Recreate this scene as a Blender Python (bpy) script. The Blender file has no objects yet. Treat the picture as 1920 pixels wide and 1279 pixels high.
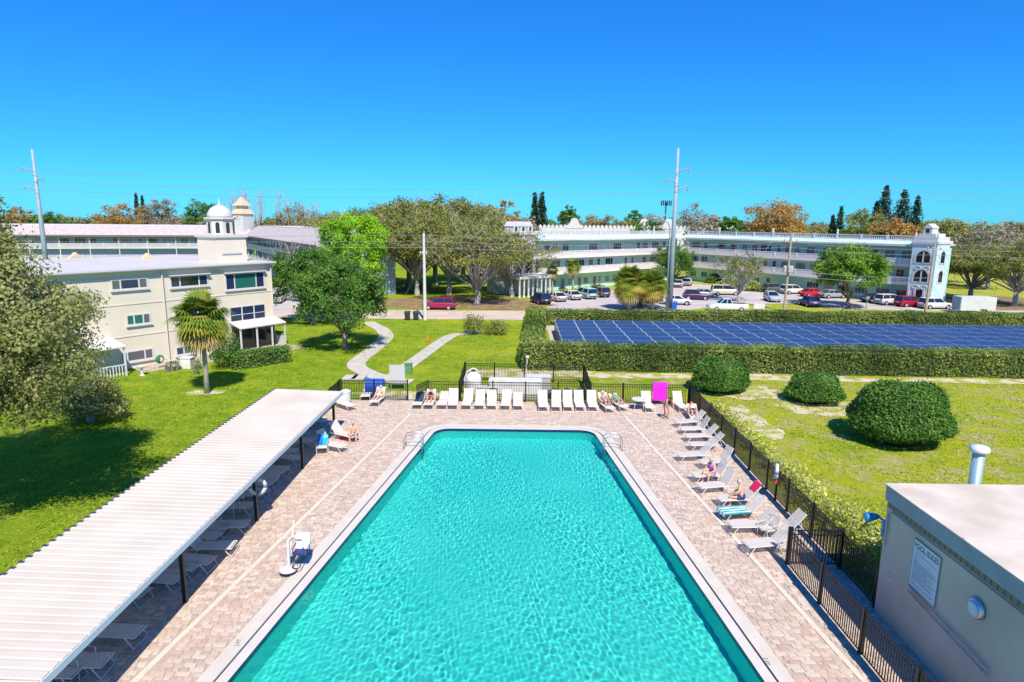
import bpy, math, random
import numpy as np
from mathutils import Vector, Matrix
R = math.radians
S = bpy.context.scene
COL = S.collection
# ---------------------------------------------------------------- camera, sky, sun, exposure
F, CX, CY, H = 1190.0, 960.0, 639.5, 12.0
PITCH, YAW, ROLL = math.atan2(CY - 417, F), math.atan2(10, F), R(0.55)
_f = Vector((-math.sin(YAW) * math.cos(PITCH), math.cos(YAW) * math.cos(PITCH), -math.sin(PITCH)))
_r = _f.cross(Vector((0, 0, 1))).normalized()
_u = _r.cross(_f)
_r, _u = _r * math.cos(ROLL) + _u * math.sin(ROLL), _u * math.cos(ROLL) - _r * math.sin(ROLL)
cam = bpy.data.cameras.new('camera')
cam.sensor_width = 36
cam.lens = 36 * F / 1920
cam.clip_start, cam.clip_end = 0.2, 6000
camo = bpy.data.objects.new('camera', cam)
COL.objects.link(camo)
mw = Matrix((_r, _u, -_f)).transposed().to_4x4()
mw.translation = (0, 0, H)
camo.matrix_world = mw
S.camera = camo
SUN_EL, SUN_AZ = R(50), R(165)         # azimuth from +Y (away from the camera) towards +X: behind the camera, to the right
W = bpy.data.worlds.new('World')
S.world = W
W.use_nodes = True
nt = W.node_tree
nt.nodes.clear()
sky = nt.nodes.new('ShaderNodeTexSky')
sky.sky_type = 'NISHITA'
sky.sun_disc = False
sky.sun_elevation, sky.sun_rotation = SUN_EL, SUN_AZ
sky.altitude, sky.air_density, sky.dust_density, sky.ozone_density = 0, 1.0, 0.1, 4.0
hs = nt.nodes.new('ShaderNodeHueSaturation')
hs.inputs['Saturation'].default_value = 1.25
hs.inputs['Hue'].default_value = 0.5
bg = nt.nodes.new('ShaderNodeBackground')
bg.inputs['Strength'].default_value = 0.115
wo = nt.nodes.new('ShaderNodeOutputWorld')
gm_ = nt.nodes.new('ShaderNodeGamma')
gm_.inputs[1].default_value = .85
nt.links.new(sky.outputs[0], gm_.inputs[0])
nt.links.new(gm_.outputs[0], hs.inputs['Color'])
tint = nt.nodes.new('ShaderNodeMixRGB')
tint.blend_type = 'MULTIPLY'
tint.inputs[0].default_value = 1.0
tint.inputs[2].default_value = (.14, .7, 1.3, 1)
nt.links.new(hs.outputs[0], tint.inputs[1])
nt.links.new(tint.outputs[0], bg.inputs['Color'])
nt.links.new(bg.outputs[0], wo.inputs['Surface'])
sl = bpy.data.lights.new('sun', 'SUN')
sl.energy, sl.angle, sl.color = 4.2, R(0.53), (1.0, 0.91, 0.78)
slo = bpy.data.objects.new('sun', sl)
COL.objects.link(slo)
sdir = Vector((math.sin(SUN_AZ) * math.cos(SUN_EL), math.cos(SUN_AZ) * math.cos(SUN_EL), math.sin(SUN_EL)))
slo.rotation_euler = sdir.to_track_quat('Z', 'Y').to_euler()
slo.location = sdir * 60
vs = S.view_settings
vs.view_transform, vs.look, vs.gamma, vs.use_curve_mapping = 'Standard', 'None', 1, False
vs.exposure = 0.65
S.cycles.use_denoising = True
S.cycles.max_bounces, S.cycles.diffuse_bounces, S.cycles.glossy_bounces = 6, 3, 3
S.cycles.transmission_bounces, S.cycles.transparent_max_bounces = 4, 12
S.cycles.caustics_reflective = False
S.cycles.sample_clamp_indirect = 6

# ---------------------------------------------------------------- pixel -> place
def ray(px, py):
    return _f * F + _r * (px - CX) - _u * (py - CY)
def G(px, py, z=0.0):                     # where that line of sight meets the level z
    d = ray(px, py)
    return Vector((0, 0, H)) + d * ((z - H) / d.z)
def AY(px, py, Y):                        # ... at the distance Y
    d = ray(px, py)
    return Vector((0, 0, H)) + d * (Y / d.y)
def AX(px, py, X):                        # ... on the wall plane x = X
    d = ray(px, py)
    return Vector((0, 0, H)) + d * (X / d.x)

# ---------------------------------------------------------------- objects
def tag(o, label=None, cat=None, group=None, kind=None):
    if label: o['label'] = label
    if cat: o['category'] = cat
    if group: o['group'] = group
    if kind: o['kind'] = kind
    return o
def thing(name, label, cat, loc=(0, 0, 0), rz=0.0, group=None):
    o = bpy.data.objects.new(name, None)
    COL.objects.link(o)
    o.empty_display_size = 0.2
    o.location = loc
    o.rotation_euler = (0, 0, rz)
    return tag(o, label, cat, group)
def put(name, me, parent=None, loc=(0, 0, 0), rz=0.0):
    o = bpy.data.objects.new(name, me)
    COL.objects.link(o)
    o.parent = parent
    o.location = loc
    if rz: o.rotation_euler = (0, 0, rz)
    return o
KIDS = {}
def kids(o):
    return [c for c in bpy.data.objects if c.parent == o] if o.name not in KIDS else KIDS[o.name]
def copy_tree(o, loc=None, rz=None, label=None, scale=None, parent=None, swap=None):
    c = o.copy()
    COL.objects.link(c)
    c.parent = parent
    if loc is not None: c.location = loc
    if rz is not None: c.rotation_euler = (0, 0, rz)
    if scale is not None: c.scale = scale if hasattr(scale, '__len__') else (scale,) * 3
    if label: c['label'] = label
    if swap and c.data and c.data.materials and c.data.materials[0].name in swap:
        c.data = c.data.copy()
        c.data.materials[0] = swap[c.data.materials[0].name]
    for k in o.children:
        copy_tree(k, parent=c, swap=swap)
    return c
ORD = ['first', 'second', 'third', 'fourth', 'fifth', 'sixth', 'seventh', 'eighth', 'ninth', 'tenth', 'eleventh', 'twelfth',
       'thirteenth', 'fourteenth', 'fifteenth', 'sixteenth', 'seventeenth', 'eighteenth', 'nineteenth', 'twentieth']

class MB:
    def __init__(s):
        s.v, s.f = [], []
    def add(s, v, f):
        n = len(s.v)
        s.v += [tuple(p) for p in v]
        s.f += [tuple(i + n for i in q) for q in f]
        return s
    BOXF = [(0, 3, 2, 1), (4, 5, 6, 7), (0, 1, 5, 4), (1, 2, 6, 5), (2, 3, 7, 6), (3, 0, 4, 7)]
    def box(s, x0, x1, y0, y1, z0, z1):
        return s.add([(x0, y0, z0), (x1, y0, z0), (x1, y1, z0), (x0, y1, z0), (x0, y0, z1), (x1, y0, z1), (x1, y1, z1), (x0, y1, z1)], s.BOXF)
    def cbox(s, c, d, rz=0.0, rx=0.0, ry=0.0):
        m = Matrix.Rotation(rz, 3, 'Z') @ Matrix.Rotation(ry, 3, 'Y') @ Matrix.Rotation(rx, 3, 'X')
        hx, hy, hz = d[0] / 2, d[1] / 2, d[2] / 2
        return s.add([Vector(c) + m @ Vector(p) for p in [(-hx, -hy, -hz), (hx, -hy, -hz), (hx, hy, -hz), (-hx, hy, -hz), (-hx, -hy, hz), (hx, -hy, hz), (hx, hy, hz), (-hx, hy, hz)]], s.BOXF)
    def bar(s, p, q, w, h=None):
        p, q = Vector(p), Vector(q)
        d = q - p
        L = d.length
        d.normalize()
        a = d.cross(Vector((0, 0, 1)))
        if a.length < 1e-3: a = Vector((1, 0, 0))
        a.normalize()
        b = a.cross(d)
        h = h or w
        a, b = a * w / 2, b * h / 2
        return s.add([p - a - b, p + a - b, p + a + b, p - a + b, q - a - b, q + a - b, q + a + b, q - a + b], s.BOXF)
    def tube(s, pts, r, n=6, cap=True):
        pts = [Vector(p) for p in pts]
        rr = r if hasattr(r, '__len__') else [r] * len(pts)
        vs_, fs = [], []
        prev = None
        for i, p in enumerate(pts):
            t = (pts[min(i + 1, len(pts) - 1)] - pts[max(i - 1, 0)])
            t.normalize()
            a = t.cross(Vector((0, 0, 1)) if abs(t.z) < .95 else Vector((1, 0, 0))) if prev is None else prev - t * prev.dot(t)
            a.normalize()
            prev = a
            b = t.cross(a)
            for k in range(n):
                an = 2 * math.pi * k / n
                vs_.append(p + (a * math.cos(an) + b * math.sin(an)) * rr[i])
        for i in range(len(pts) - 1):
            for k in range(n):
                k2 = (k + 1) % n
                fs.append((i * n + k, i * n + k2, (i + 1) * n + k2, (i + 1) * n + k))
        if cap:
            fs.append(tuple(range(n))[::-1])
            fs.append(tuple((len(pts) - 1) * n + k for k in range(n)))
        return s.add(vs_, fs)
    def lathe(s, prof, n=16, c=(0, 0, 0), ph=0.0):
        vs_, fs = [], []
        for r, z in prof:
            for k in range(n):
                a = 2 * math.pi * k / n + ph
                vs_.append((c[0] + r * math.cos(a), c[1] + r * math.sin(a), c[2] + z))
        for i in range(len(prof) - 1):
            for k in range(n):
                k2 = (k + 1) % n
                fs.append((i * n + k, i * n + k2, (i + 1) * n + k2, (i + 1) * n + k))
        fs.append(tuple(range(n))[::-1])
        fs.append(tuple((len(prof) - 1) * n + k for k in range(n)))
        return s.add(vs_, fs)
    def prism(s, poly, z0, z1):
        n = len(poly)
        v = [(p[0], p[1], z0) for p in poly] + [(p[0], p[1], z1) for p in poly]
        return s.add(v, [tuple(range(n))[::-1], tuple(range(n, 2 * n))] + [(i, (i + 1) % n, (i + 1) % n + n, i + n) for i in range(n)])
    def extr(s, poly, d):                 # planar 3D polygon pushed along d
        n = len(poly)
        d = Vector(d)
        v = [Vector(p) for p in poly] + [Vector(p) + d for p in poly]
        return s.add(v, [tuple(range(n))[::-1], tuple(range(n, 2 * n))] + [(i, (i + 1) % n, (i + 1) % n + n, i + n) for i in range(n)])
    def sheet(s, poly, z):
        return s.add([(p[0], p[1], z) for p in poly], [tuple(range(len(poly)))])
    def ring(s, A, B, z, zb=None):        # strip between two outlines of equal length (open ended)
        n = len(A)
        zb = z if zb is None else zb
        return s.add([(p[0], p[1], z) for p in A] + [(p[0], p[1], zb) for p in B], [(i, i + 1, n + i + 1, n + i) for i in range(n - 1)])
    def mesh(s, name, mat, smooth=False):
        me = bpy.data.meshes.new(name)
        me.from_pydata([tuple(p) for p in s.v], [], s.f)
        me.materials.append(mat)
        if smooth:
            for p in me.polygons: p.use_smooth = True
        me.update()
        return me
    def build(s, name, mat, parent=None, smooth=False, loc=(0, 0, 0), rz=0.0):
        return put(name, s.mesh(name, mat, smooth), parent, loc, rz)
    def top(s, name, mat, label, cat, group=None, smooth=False, loc=(0, 0, 0), rz=0.0):
        return tag(s.build(name, mat, None, smooth, loc, rz), label, cat, group)

def quads_mesh(name, V, mat, tone=None, smooth=False):      # V: (N,4,3)
    n = len(V)
    me = bpy.data.meshes.new(name)
    me.vertices.add(n * 4)
    me.vertices.foreach_set('co', V.astype(np.float32).ravel())
    me.loops.add(n * 4)
    me.loops.foreach_set('vertex_index', np.arange(n * 4, dtype=np.int32))
    me.polygons.add(n)
    me.polygons.foreach_set('loop_start', np.arange(0, n * 4, 4, dtype=np.int32))
    me.polygons.foreach_set('loop_total', np.full(n, 4, dtype=np.int32))
    if tone is not None:
        at = me.attributes.new('tone', 'FLOAT', 'FACE')
        at.data.foreach_set('value', tone.astype(np.float32))
    me.materials.append(mat)
    me.update(calc_edges=True)
    me.validate()
    return me

# ---------------------------------------------------------------- materials
def lin(r, g, b, k=1.0):
    f = lambda c: (c / 255 / 12.92 if c / 255 <= 0.04045 else ((c / 255 + .055) / 1.055) ** 2.4) * k
    return (f(r), f(g), f(b), 1)
MATS = {}
def nodes(name):
    m = bpy.data.materials.new(name)
    m.use_nodes = True
    t = m.node_tree
    b = t.nodes['Principled BSDF']
    return m, t, b
def mk(name, col, rough=.6, col2=None, scale=4.0, bump=0.0, bscale=None, metal=0.0, spec=.4, detail=4, coord='Object', lo=.35, hi=.65, stretch=None):
    if name in MATS: return MATS[name]
    m, t, b = nodes(name)
    b.inputs['Roughness'].default_value = rough
    b.inputs['Metallic'].default_value = metal
    b.inputs['Specular IOR Level'].default_value = spec
    b.inputs['Base Color'].default_value = col
    if col2 or bump:
        tc = t.nodes.new('ShaderNodeTexCoord')
        src = tc.outputs[coord] if coord != 'World' else t.nodes.new('ShaderNodeNewGeometry').outputs['Position']
        if stretch:
            mp = t.nodes.new('ShaderNodeMapping')
            mp.inputs['Scale'].default_value = stretch
            t.links.new(src, mp.inputs[0])
            src = mp.outputs[0]
    if col2:
        n = t.nodes.new('ShaderNodeTexNoise')
        n.inputs['Scale'].default_value = scale
        n.inputs['Detail'].default_value = detail
        t.links.new(src, n.inputs['Vector'])
        rp = t.nodes.new('ShaderNodeValToRGB')
        rp.color_ramp.elements[0].position, rp.color_ramp.elements[1].position = lo, hi
        rp.color_ramp.elements[0].color, rp.color_ramp.elements[1].color = col, col2
        t.links.new(n.outputs['Fac'], rp.inputs[0])
        t.links.new(rp.outputs[0], b.inputs['Base Color'])
    if bump:
        n2 = t.nodes.new('ShaderNodeTexNoise')
        n2.inputs['Scale'].default_value = bscale or scale * 8
        n2.inputs['Detail'].default_value = 3
        t.links.new(src, n2.inputs['Vector'])
        bp = t.nodes.new('ShaderNodeBump')
        bp.inputs['Strength'].default_value = bump
        bp.inputs['Distance'].default_value = .03
        t.links.new(n2.outputs['Fac'], bp.inputs['Height'])
        t.links.new(bp.outputs[0], b.inputs['Normal'])
    MATS[name] = m
    return m
def leafmat(name, a, b_, c=None, transl=.35):
    if name in MATS: return MATS[name]
    m, t, b = nodes(name)
    at = t.nodes.new('ShaderNodeAttribute')
    at.attribute_name = 'tone'
    rp = t.nodes.new('ShaderNodeValToRGB')
    rp.color_ramp.elements[0].color, rp.color_ramp.elements[1].color = a, b_
    if c:
        e = rp.color_ramp.elements.new(.5)
        e.color = c
    t.links.new(at.outputs['Fac'], rp.inputs[0])
    b.inputs['Roughness'].default_value = .55
    b.inputs['Specular IOR Level'].default_value = .3
    t.links.new(rp.outputs[0], b.inputs['Base Color'])
    tr = t.nodes.new('ShaderNodeBsdfTranslucent')
    t.links.new(rp.outputs[0], tr.inputs['Color'])
    mx = t.nodes.new('ShaderNodeMixShader')
    mx.inputs[0].default_value = transl
    out = t.nodes['Material Output']
    t.links.new(b.outputs[0], mx.inputs[1])
    t.links.new(tr.outputs[0], mx.inputs[2])
    t.links.new(mx.outputs[0], out.inputs['Surface'])
    MATS[name] = m
    return m
white = mk('white_paint', (.62, .62, .61, 1), .5, (.55, .55, .55, 1), 1.2)
metal = mk('steel', (.55, .57, .6, 1), .3, metal=.9)
black = mk('black_metal', (.012, .013, .016, 1), .4)
darkglass = mk('dark_glass', (.015, .022, .035, 1), .06, spec=.9)
rubber = mk('rubber', (.02, .02, .022, 1), .8)
concrete = mk('concrete', (.56, .52, .46, 1), .85, (.46, .43, .37, 1), 1.5, .15)
bark = mk('bark', (.16, .12, .09, 1), .9, (.27, .22, .18, 1), 6, .5, 20)
bark_grey = mk('grey_bark', (.3, .27, .24, 1), .9, (.42, .39, .36, 1), 6, .4, 20)
# ---------------------------------------------------------------- ground, roads, paths
def lawn_material():
    m, t, b = nodes('lawn')
    tc = t.nodes.new('ShaderNodeTexCoord')
    def noise(sc, det=4, rough=.55):
        n = t.nodes.new('ShaderNodeTexNoise')
        n.inputs['Scale'].default_value, n.inputs['Detail'].default_value, n.inputs['Roughness'].default_value = sc, det, rough
        t.links.new(tc.outputs['Object'], n.inputs['Vector'])
        return n.outputs['Fac']
    def ramp(src, p0, p1, c0=(0, 0, 0, 1), c1=(1, 1, 1, 1)):
        r = t.nodes.new('ShaderNodeValToRGB')
        r.color_ramp.elements[0].position, r.color_ramp.elements[1].position = p0, p1
        r.color_ramp.elements[0].color, r.color_ramp.elements[1].color = c0, c1
        t.links.new(src, r.inputs[0])
        return r.outputs[0]
    def mix(f, a, c, mode='MIX'):
        x = t.nodes.new('ShaderNodeMixRGB')
        x.blend_type = mode
        for i, v in ((0, f), (1, a), (2, c)):
            if isinstance(v, (tuple, float)): x.inputs[i].default_value = v
            else: t.links.new(v, x.inputs[i])
        return x.outputs[0]
    g = ramp(noise(.7, 9, .7), .32, .68, (.13, .26, .012, 1), (.37, .46, .03, 1))
    y = ramp(noise(1.1, 5), .3, .7, (.47, .47, .035, 1), (.31, .41, .02, 1))
    sep = t.nodes.new('ShaderNodeSeparateXYZ')
    t.links.new(tc.outputs['Object'], sep.inputs[0])
    mr = t.nodes.new('ShaderNodeMapRange')
    mr.inputs[1].default_value, mr.inputs[2].default_value, mr.inputs[3].default_value, mr.inputs[4].default_value = -14, 12, -.12, .09
    t.links.new(sep.outputs['X'], mr.inputs[0])
    ad = t.nodes.new('ShaderNodeMath')
    t.links.new(noise(.16, 5), ad.inputs[0]); t.links.new(mr.outputs[0], ad.inputs[1])
    c = mix(ramp(ad.outputs[0], .42, .62), g, y)
    ad2 = t.nodes.new('ShaderNodeMath')
    t.links.new(noise(.55, 8, .65), ad2.inputs[0]); t.links.new(mr.outputs[0], ad2.inputs[1])
    c = mix(ramp(ad2.outputs[0], .56, .74), c, (.5, .43, .22, 1))
    c = mix(.75, c, ramp(noise(9, 6, .8), .32, .7, (.4, .45, .35, 1), (1.5, 1.45, 1.5, 1)), 'MULTIPLY')
    c = mix(.6, c, ramp(noise(2.2, 7, .75), .35, .68, (.5, .6, .4, 1), (1.35, 1.25, 1.2, 1)), 'MULTIPLY')
    t.links.new(c, b.inputs['Base Color'])
    b.inputs['Roughness'].default_value = .95
    b.inputs['Specular IOR Level'].default_value = .1
    bp = t.nodes.new('ShaderNodeBump')
    bp.inputs['Strength'].default_value, bp.inputs['Distance'].default_value = .9, .08
    t.links.new(noise(26, 3, .7), bp.inputs['Height'])
    t.links.new(bp.outputs[0], b.inputs['Normal'])
    return m
lawn = lawn_material()
def struct(mb, name, mat, parent=None):
    o = mb.build(name, mat, parent)
    if parent is None: o['kind'] = 'structure'
    return o
# deck and pool leave a hole in the lawn so that the basin can be sunk
DX0, DX1, DY0, DY1 = -14.3, 11.75, 2.0, 41.75
g = MB()
BIG = 2500
for x0, x1, y0, y1 in ((-BIG, BIG, DY1, BIG), (-BIG, BIG, -BIG, DY0), (-BIG, DX0, DY0, DY1), (DX1, BIG, DY0, DY1)):
    g.sheet([(x0, y0), (x1, y0), (x1, y1), (x0, y1)], 0)
struct(g, 'ground', lawn)
sand = mk('sandy_soil', (.56, .49, .36, 1), .95, (.32, .34, .06, 1), 1.1, .4, 18, detail=10, lo=.46, hi=.56)
mulch = mk('leaf_litter', (.32, .19, .11, 1), .95, (.17, .15, .05, 1), .7, .6, 9, detail=10, lo=.4, hi=.6)
darkmulch = mk('dark_mulch', (.07, .05, .035, 1), .95, (.04, .03, .022, 1), 4, .6, 9, detail=8)
asphalt = mk('pale_asphalt', (.52, .47, .45, 1), .9, (.44, .4, .39, 1), .25, .1, 6, detail=8)
roadm = mk('sandy_road', (.6, .48, .38, 1), .9, (.5, .4, .33, 1), .4, .1, 6, detail=8)
def blob(cx, cy, rx, ry, z, seed, n=36, rough=.25):
    rg = random.Random(seed)
    ph = [rg.uniform(0, 6.28) for _ in range(4)]
    pts = []
    for k in range(n):
        a = 2 * math.pi * k / n
        q = 1 + rough * (math.sin(2 * a + ph[0]) * .4 + math.sin(3 * a + ph[1]) * .35 + math.sin(7 * a + ph[2]) * .3 + math.sin(11 * a + ph[3]) * .2)
        pts.append((cx + rx * q * math.cos(a), cy + ry * q * math.sin(a)))
    return pts
def strip(name, pts, w, mat, z, parent=None):
    mb = MB()
    L, Rr = [], []
    for i, p in enumerate(pts):
        a, b = Vector(pts[max(i - 1, 0)]), Vector(pts[min(i + 1, len(pts) - 1)])
        d = (b - a).normalized()
        n = Vector((-d.y, d.x))
        ww = w[i] if hasattr(w, '__len__') else w
        L.append(Vector(p) + n * ww / 2); Rr.append(Vector(p) - n * ww / 2)
    n = len(pts)
    mb.add([(p.x, p.y, z) for p in L] + [(p.x, p.y, z) for p in Rr], [(n + i, n + i + 1, i + 1, i) for i in range(n - 1)])
    return struct(mb, name, mat, parent)
def spline(pts, n=8):
    out = []
    P = [Vector(pts[0])] + [Vector(p) for p in pts] + [Vector(pts[-1])]
    for i in range(1, len(P) - 2):
        for k in range(n):
            t = k / n
            p0, p1, p2, p3 = P[i - 1], P[i], P[i + 1], P[i + 2]
            out.append(.5 * ((2 * p1) + (p2 - p0) * t + (2 * p0 - 5 * p1 + 4 * p2 - p3) * t * t + (3 * p1 - p0 - 3 * p2 + p3) * t ** 3))
    out.append(P[-2])
    return out
# street running across behind the lawn, parking court, leaf-littered verges
struct(MB().sheet([(-160, 76.8), (2.5, 78.6), (12, 79.5), (12, 86), (2.5, 87.0), (-160, 83)], .008), 'road', roadm)
lot = [(4, 84.5), (22, 87.3), (31, 96), (45, 99.5), (46, 92.6), (75, 90.5), (160, 88), (160, 96), (66, 97), (58, 101), (47, 115), (40, 126), (33, 132), (24, 122), (14, 112), (5, 104)]
struct(MB().sheet(lot, .012), 'parking_lot', asphalt)
struct(MB().sheet([(-34, 84), (-27, 84), (-40, 128), (-52, 128)], .016), 'driveway', asphalt)
struct(MB().sheet(blob(-9, 95, 12.5, 8.5, 0, 3), .02), 'leaf_litter', mulch)
struct(MB().sheet(blob(79, 101, 17, 10, 0, 5), .02), 'leaf_litter', mulch)
for k, (cx, cy, rx, ry) in enumerate(((15, 49.6, 13, 1.0), (33, 49.0, 14, .8), (1, 50, 5.5, 1.6), (20.3, 41.2, 3.0, 1.7), (16.2, 45.2, 3.4, 1.9), (4, 74, 2.4, 3.4), (-8, 43, 4, 1.0), (14.6, 38, 1.2, 3.0), (-22, 43, 1.2, .8), (-13.5, 42.2, 1.6, .8))):
    struct(MB().sheet(blob(cx, cy, rx, ry, 0, k + 20, rough=.35), .016 + .004 * (k % 3)), 'bare_sand', sand)
struct(MB().sheet([(3.4, 53), (62, 51.5), (62, 75), (3.4, 75)], .032), 'gravel_yard', mk('pale_gravel', (.55, .5, .44, 1), .95, (.4, .37, .33, 1), 9, .3))
cpt = lambda px, py: (lambda v: (v.x, v.y))(G(px, py))
strip('path', spline([cpt(772, 716), cpt(735, 713), cpt(690, 700), cpt(668, 682), cpt(700, 655), cpt(724, 632), cpt(716, 618), cpt(705, 612), cpt(690, 604)]), 1.55, concrete, .026)
strip('path', spline([cpt(738, 706), cpt(790, 668), cpt(842, 632), cpt(870, 626), cpt(905, 622)]), 1.35, concrete, .03)

# ---------------------------------------------------------------- pool outline: tapered, rounded far corners
HW = lambda y: 7.45 - .1218 * (y - 14.9)
MID = lambda y: -.4 + .015 * (y - 14.9)
def outline(off, near=4.0, n=10):
    yf = 36.04
    A0, A1 = Vector((MID(near) - HW(near), near)), Vector((MID(yf) - HW(yf), yf))
    B0, B1 = Vector((MID(near) + HW(near), near)), Vector((MID(yf) + HW(yf), yf))
    dl, dr = (A1 - A0).normalized(), (B1 - B0).normalized()
    nl, nr = Vector((-dl.y, dl.x)), Vector((dr.y, -dr.x))
    a0, b0 = A0 + nl * off, B0 + nr * off
    yt = yf + off
    a1 = a0 + dl * ((yt - a0.y) / dl.y)
    b1 = b0 + dr * ((yt - b0.y) / dr.y)
    r = 1.35 + off
    pts = [a0]
    def fillet(c, d_in, d_out):
        ang = d_in.angle(d_out)
        tl = r * math.tan(ang / 2)
        p, q = c - d_in * tl, c + d_out * tl
        for k in range(n + 1):
            t = k / n
            m_ = (p * (1 - t) ** 2 + c * 2 * t * (1 - t) * .93 + q * t * t) / ((1 - t) ** 2 + 2 * t * (1 - t) * .93 + t * t)
            pts.append(m_)
    fillet(a1, dl, Vector((1, 0)))
    fillet(b1, Vector((1, 0)), -dr)
    pts.append(b0)
    return pts
OUT, G1, G0, INN, WET = outline(.47), outline(.035), outline(-.035), outline(-.35), outline(-.36)
copm = mk('coping_cream', (.62, .57, .5, 1), .75, (.56, .51, .44, 1), 1.3, .1, 30)
lip = mk('coping_white', (.63, .59, .53, 1), .6, (.57, .53, .47, 1), 1.0, .08, 30)
gut = mk('gutter_grate', (.03, .035, .05, 1), .6)
tile = mk('navy_tile', (.012, .03, .1, 1), .25)
def plaster():
    m, t, b = nodes('pool_plaster')
    tc = t.nodes.new('ShaderNodeTexCoord')
    n = t.nodes.new('ShaderNodeTexNoise')
    n.inputs['Scale'].default_value, n.inputs['Detail'].default_value = .35, 3
    t.links.new(tc.outputs['Object'], n.inputs['Vector'])
    rp = t.nodes.new('ShaderNodeValToRGB')
    rp.color_ramp.elements[0].position, rp.color_ramp.elements[1].position = .35, .7
    rp.color_ramp.elements[0].color, rp.color_ramp.elements[1].color = (.06, .76, .66, 1), (.1, .82, .71, 1)
    t.links.new(n.outputs['Fac'], rp.inputs[0])
    t.links.new(rp.outputs[0], b.inputs['Base Color'])
    b.inputs['Roughness'].default_value = .8
    return m
plast = plaster()
pool = MB()
pool.ring(INN, WET, -.16, -1.35)
pool.sheet([(p.x, p.y) for p in WET], -1.35)
pool.add([(WET[0].x, WET[0].y, -1.35), (WET[-1].x, WET[-1].y, -1.35), (WET[-1].x, WET[-1].y, .04), (WET[0].x, WET[0].y, .04)], [(0, 1, 2, 3)])
po = struct(pool, 'swimming_pool', plast)
c1 = MB().ring(OUT, G1, .05); c1.ring(OUT, OUT, .05, -.1); c1.ring(G1, G1, .05, -.05)
c1.build('coping', copm, po)
MB().ring(G1, G0, .015).build('gutter', gut, po)
c2 = MB().ring(G0, INN, .052); c2.ring(G0, G0, .052, -.05)
c2.build('pool_lip', lip, po)
MB().ring(INN, INN, .052, -.16).build('waterline_tile', tile, po)
MARK = []
for (px, py, rz) in ((447, 1205, R(97)), (1437, 1240, R(-97))):
    cu = bpy.data.curves.new('depth_marking', 'FONT')
    cu.body, cu.size, cu.align_x, cu.align_y = '3 FT', .17, 'CENTER', 'CENTER'
    cu.materials.append(black)
    q = G(px, py, .053)
    MARK.append((cu, q, rz))
def water_mesh():
    rg = np.random.default_rng(3)
    st = .04
    xs, ys = np.arange(-9.2, 8.6, st), np.concatenate([np.arange(4.0, 12.0, .25), np.arange(12.0, 35.8, st)])
    Xg, Yg = np.meshgrid(xs, ys)
    Z = np.zeros_like(Xg)
    for i in range(60):
        wl = .15 * (.85 / .15) ** rg.random()
        a = rg.normal(0, 1.1)
        kx, ky = math.sin(a) * 6.283 / wl, math.cos(a) * 6.283 / wl
        Z += .00054 * wl ** .75 * np.sin(kx * Xg + ky * Yg + rg.uniform(0, 6.28))
    calm = .85 + .3 * np.sin(.42 * Xg + .8 * np.sin(.23 * Yg)) * np.sin(.31 * Yg + 1.1) + .2 * np.sin(.9 * Xg + .7 * Yg)
    calm *= np.clip(1.25 - (Yg - 14) * .022, .6, 1.25)
    Z *= np.clip(calm, .25, 1.5)
    hw_ = HW(Yg) - .345; m_ = MID(Yg)
    # push the grid to the tapered outline
    Xn = m_ + (Xg - xs[0]) / (xs[-1] - xs[0]) * 2 * hw_ - hw_
    ny, nx = Xg.shape
    V = np.stack([Xn, Yg, Z - .07], -1).reshape(-1, 3)
    I = np.arange(ny * nx).reshape(ny, nx)
    Q4 = np.stack([I[:-1, :-1], I[:-1, 1:], I[1:, 1:], I[1:, :-1]], -1).reshape(-1, 4)
    # keep inside the rounded far corners
    c = V[Q4].mean(1)
    yc = 35.68 - 1.0
    dx = np.abs(c[:, 0] - MID(c[:, 1])) - (HW(c[:, 1]) - .345 - 1.0)
    ok = ~((c[:, 1] > yc) & (dx > 0) & (np.hypot(dx, c[:, 1] - yc) > 1.0))
    Q4 = Q4[ok]
    me = bpy.data.meshes.new('water')
    me.vertices.add(len(V)); me.vertices.foreach_set('co', V.astype(np.float32).ravel())
    n = len(Q4)
    me.loops.add(n * 4); me.loops.foreach_set('vertex_index', Q4.astype(np.int32).ravel())
    me.polygons.add(n); me.polygons.foreach_set('loop_start', np.arange(0, n * 4, 4, dtype=np.int32)); me.polygons.foreach_set('loop_total', np.full(n, 4, dtype=np.int32))
    me.polygons.foreach_set('use_smooth', np.ones(n, dtype=bool))
    me.update(calc_edges=True); me.validate()
    return me
def water_material():
    m, t, b = nodes('pool_water')
    b.inputs['Base Color'].default_value = (.62, .99, .96, 1)
    b.inputs['Roughness'].default_value = 0.0
    b.inputs['IOR'].default_value = 1.33
    b.inputs['Transmission Weight'].default_value = 1
    return m
wme = water_mesh(); wme.materials.append(water_material())
wo_ = put('water', wme); wo_['kind'] = 'structure'
wo_.cycles.is_caustics_caster = True
po.cycles.is_caustics_receiver = True
sl.cycles.is_caustics_light = True

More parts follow.
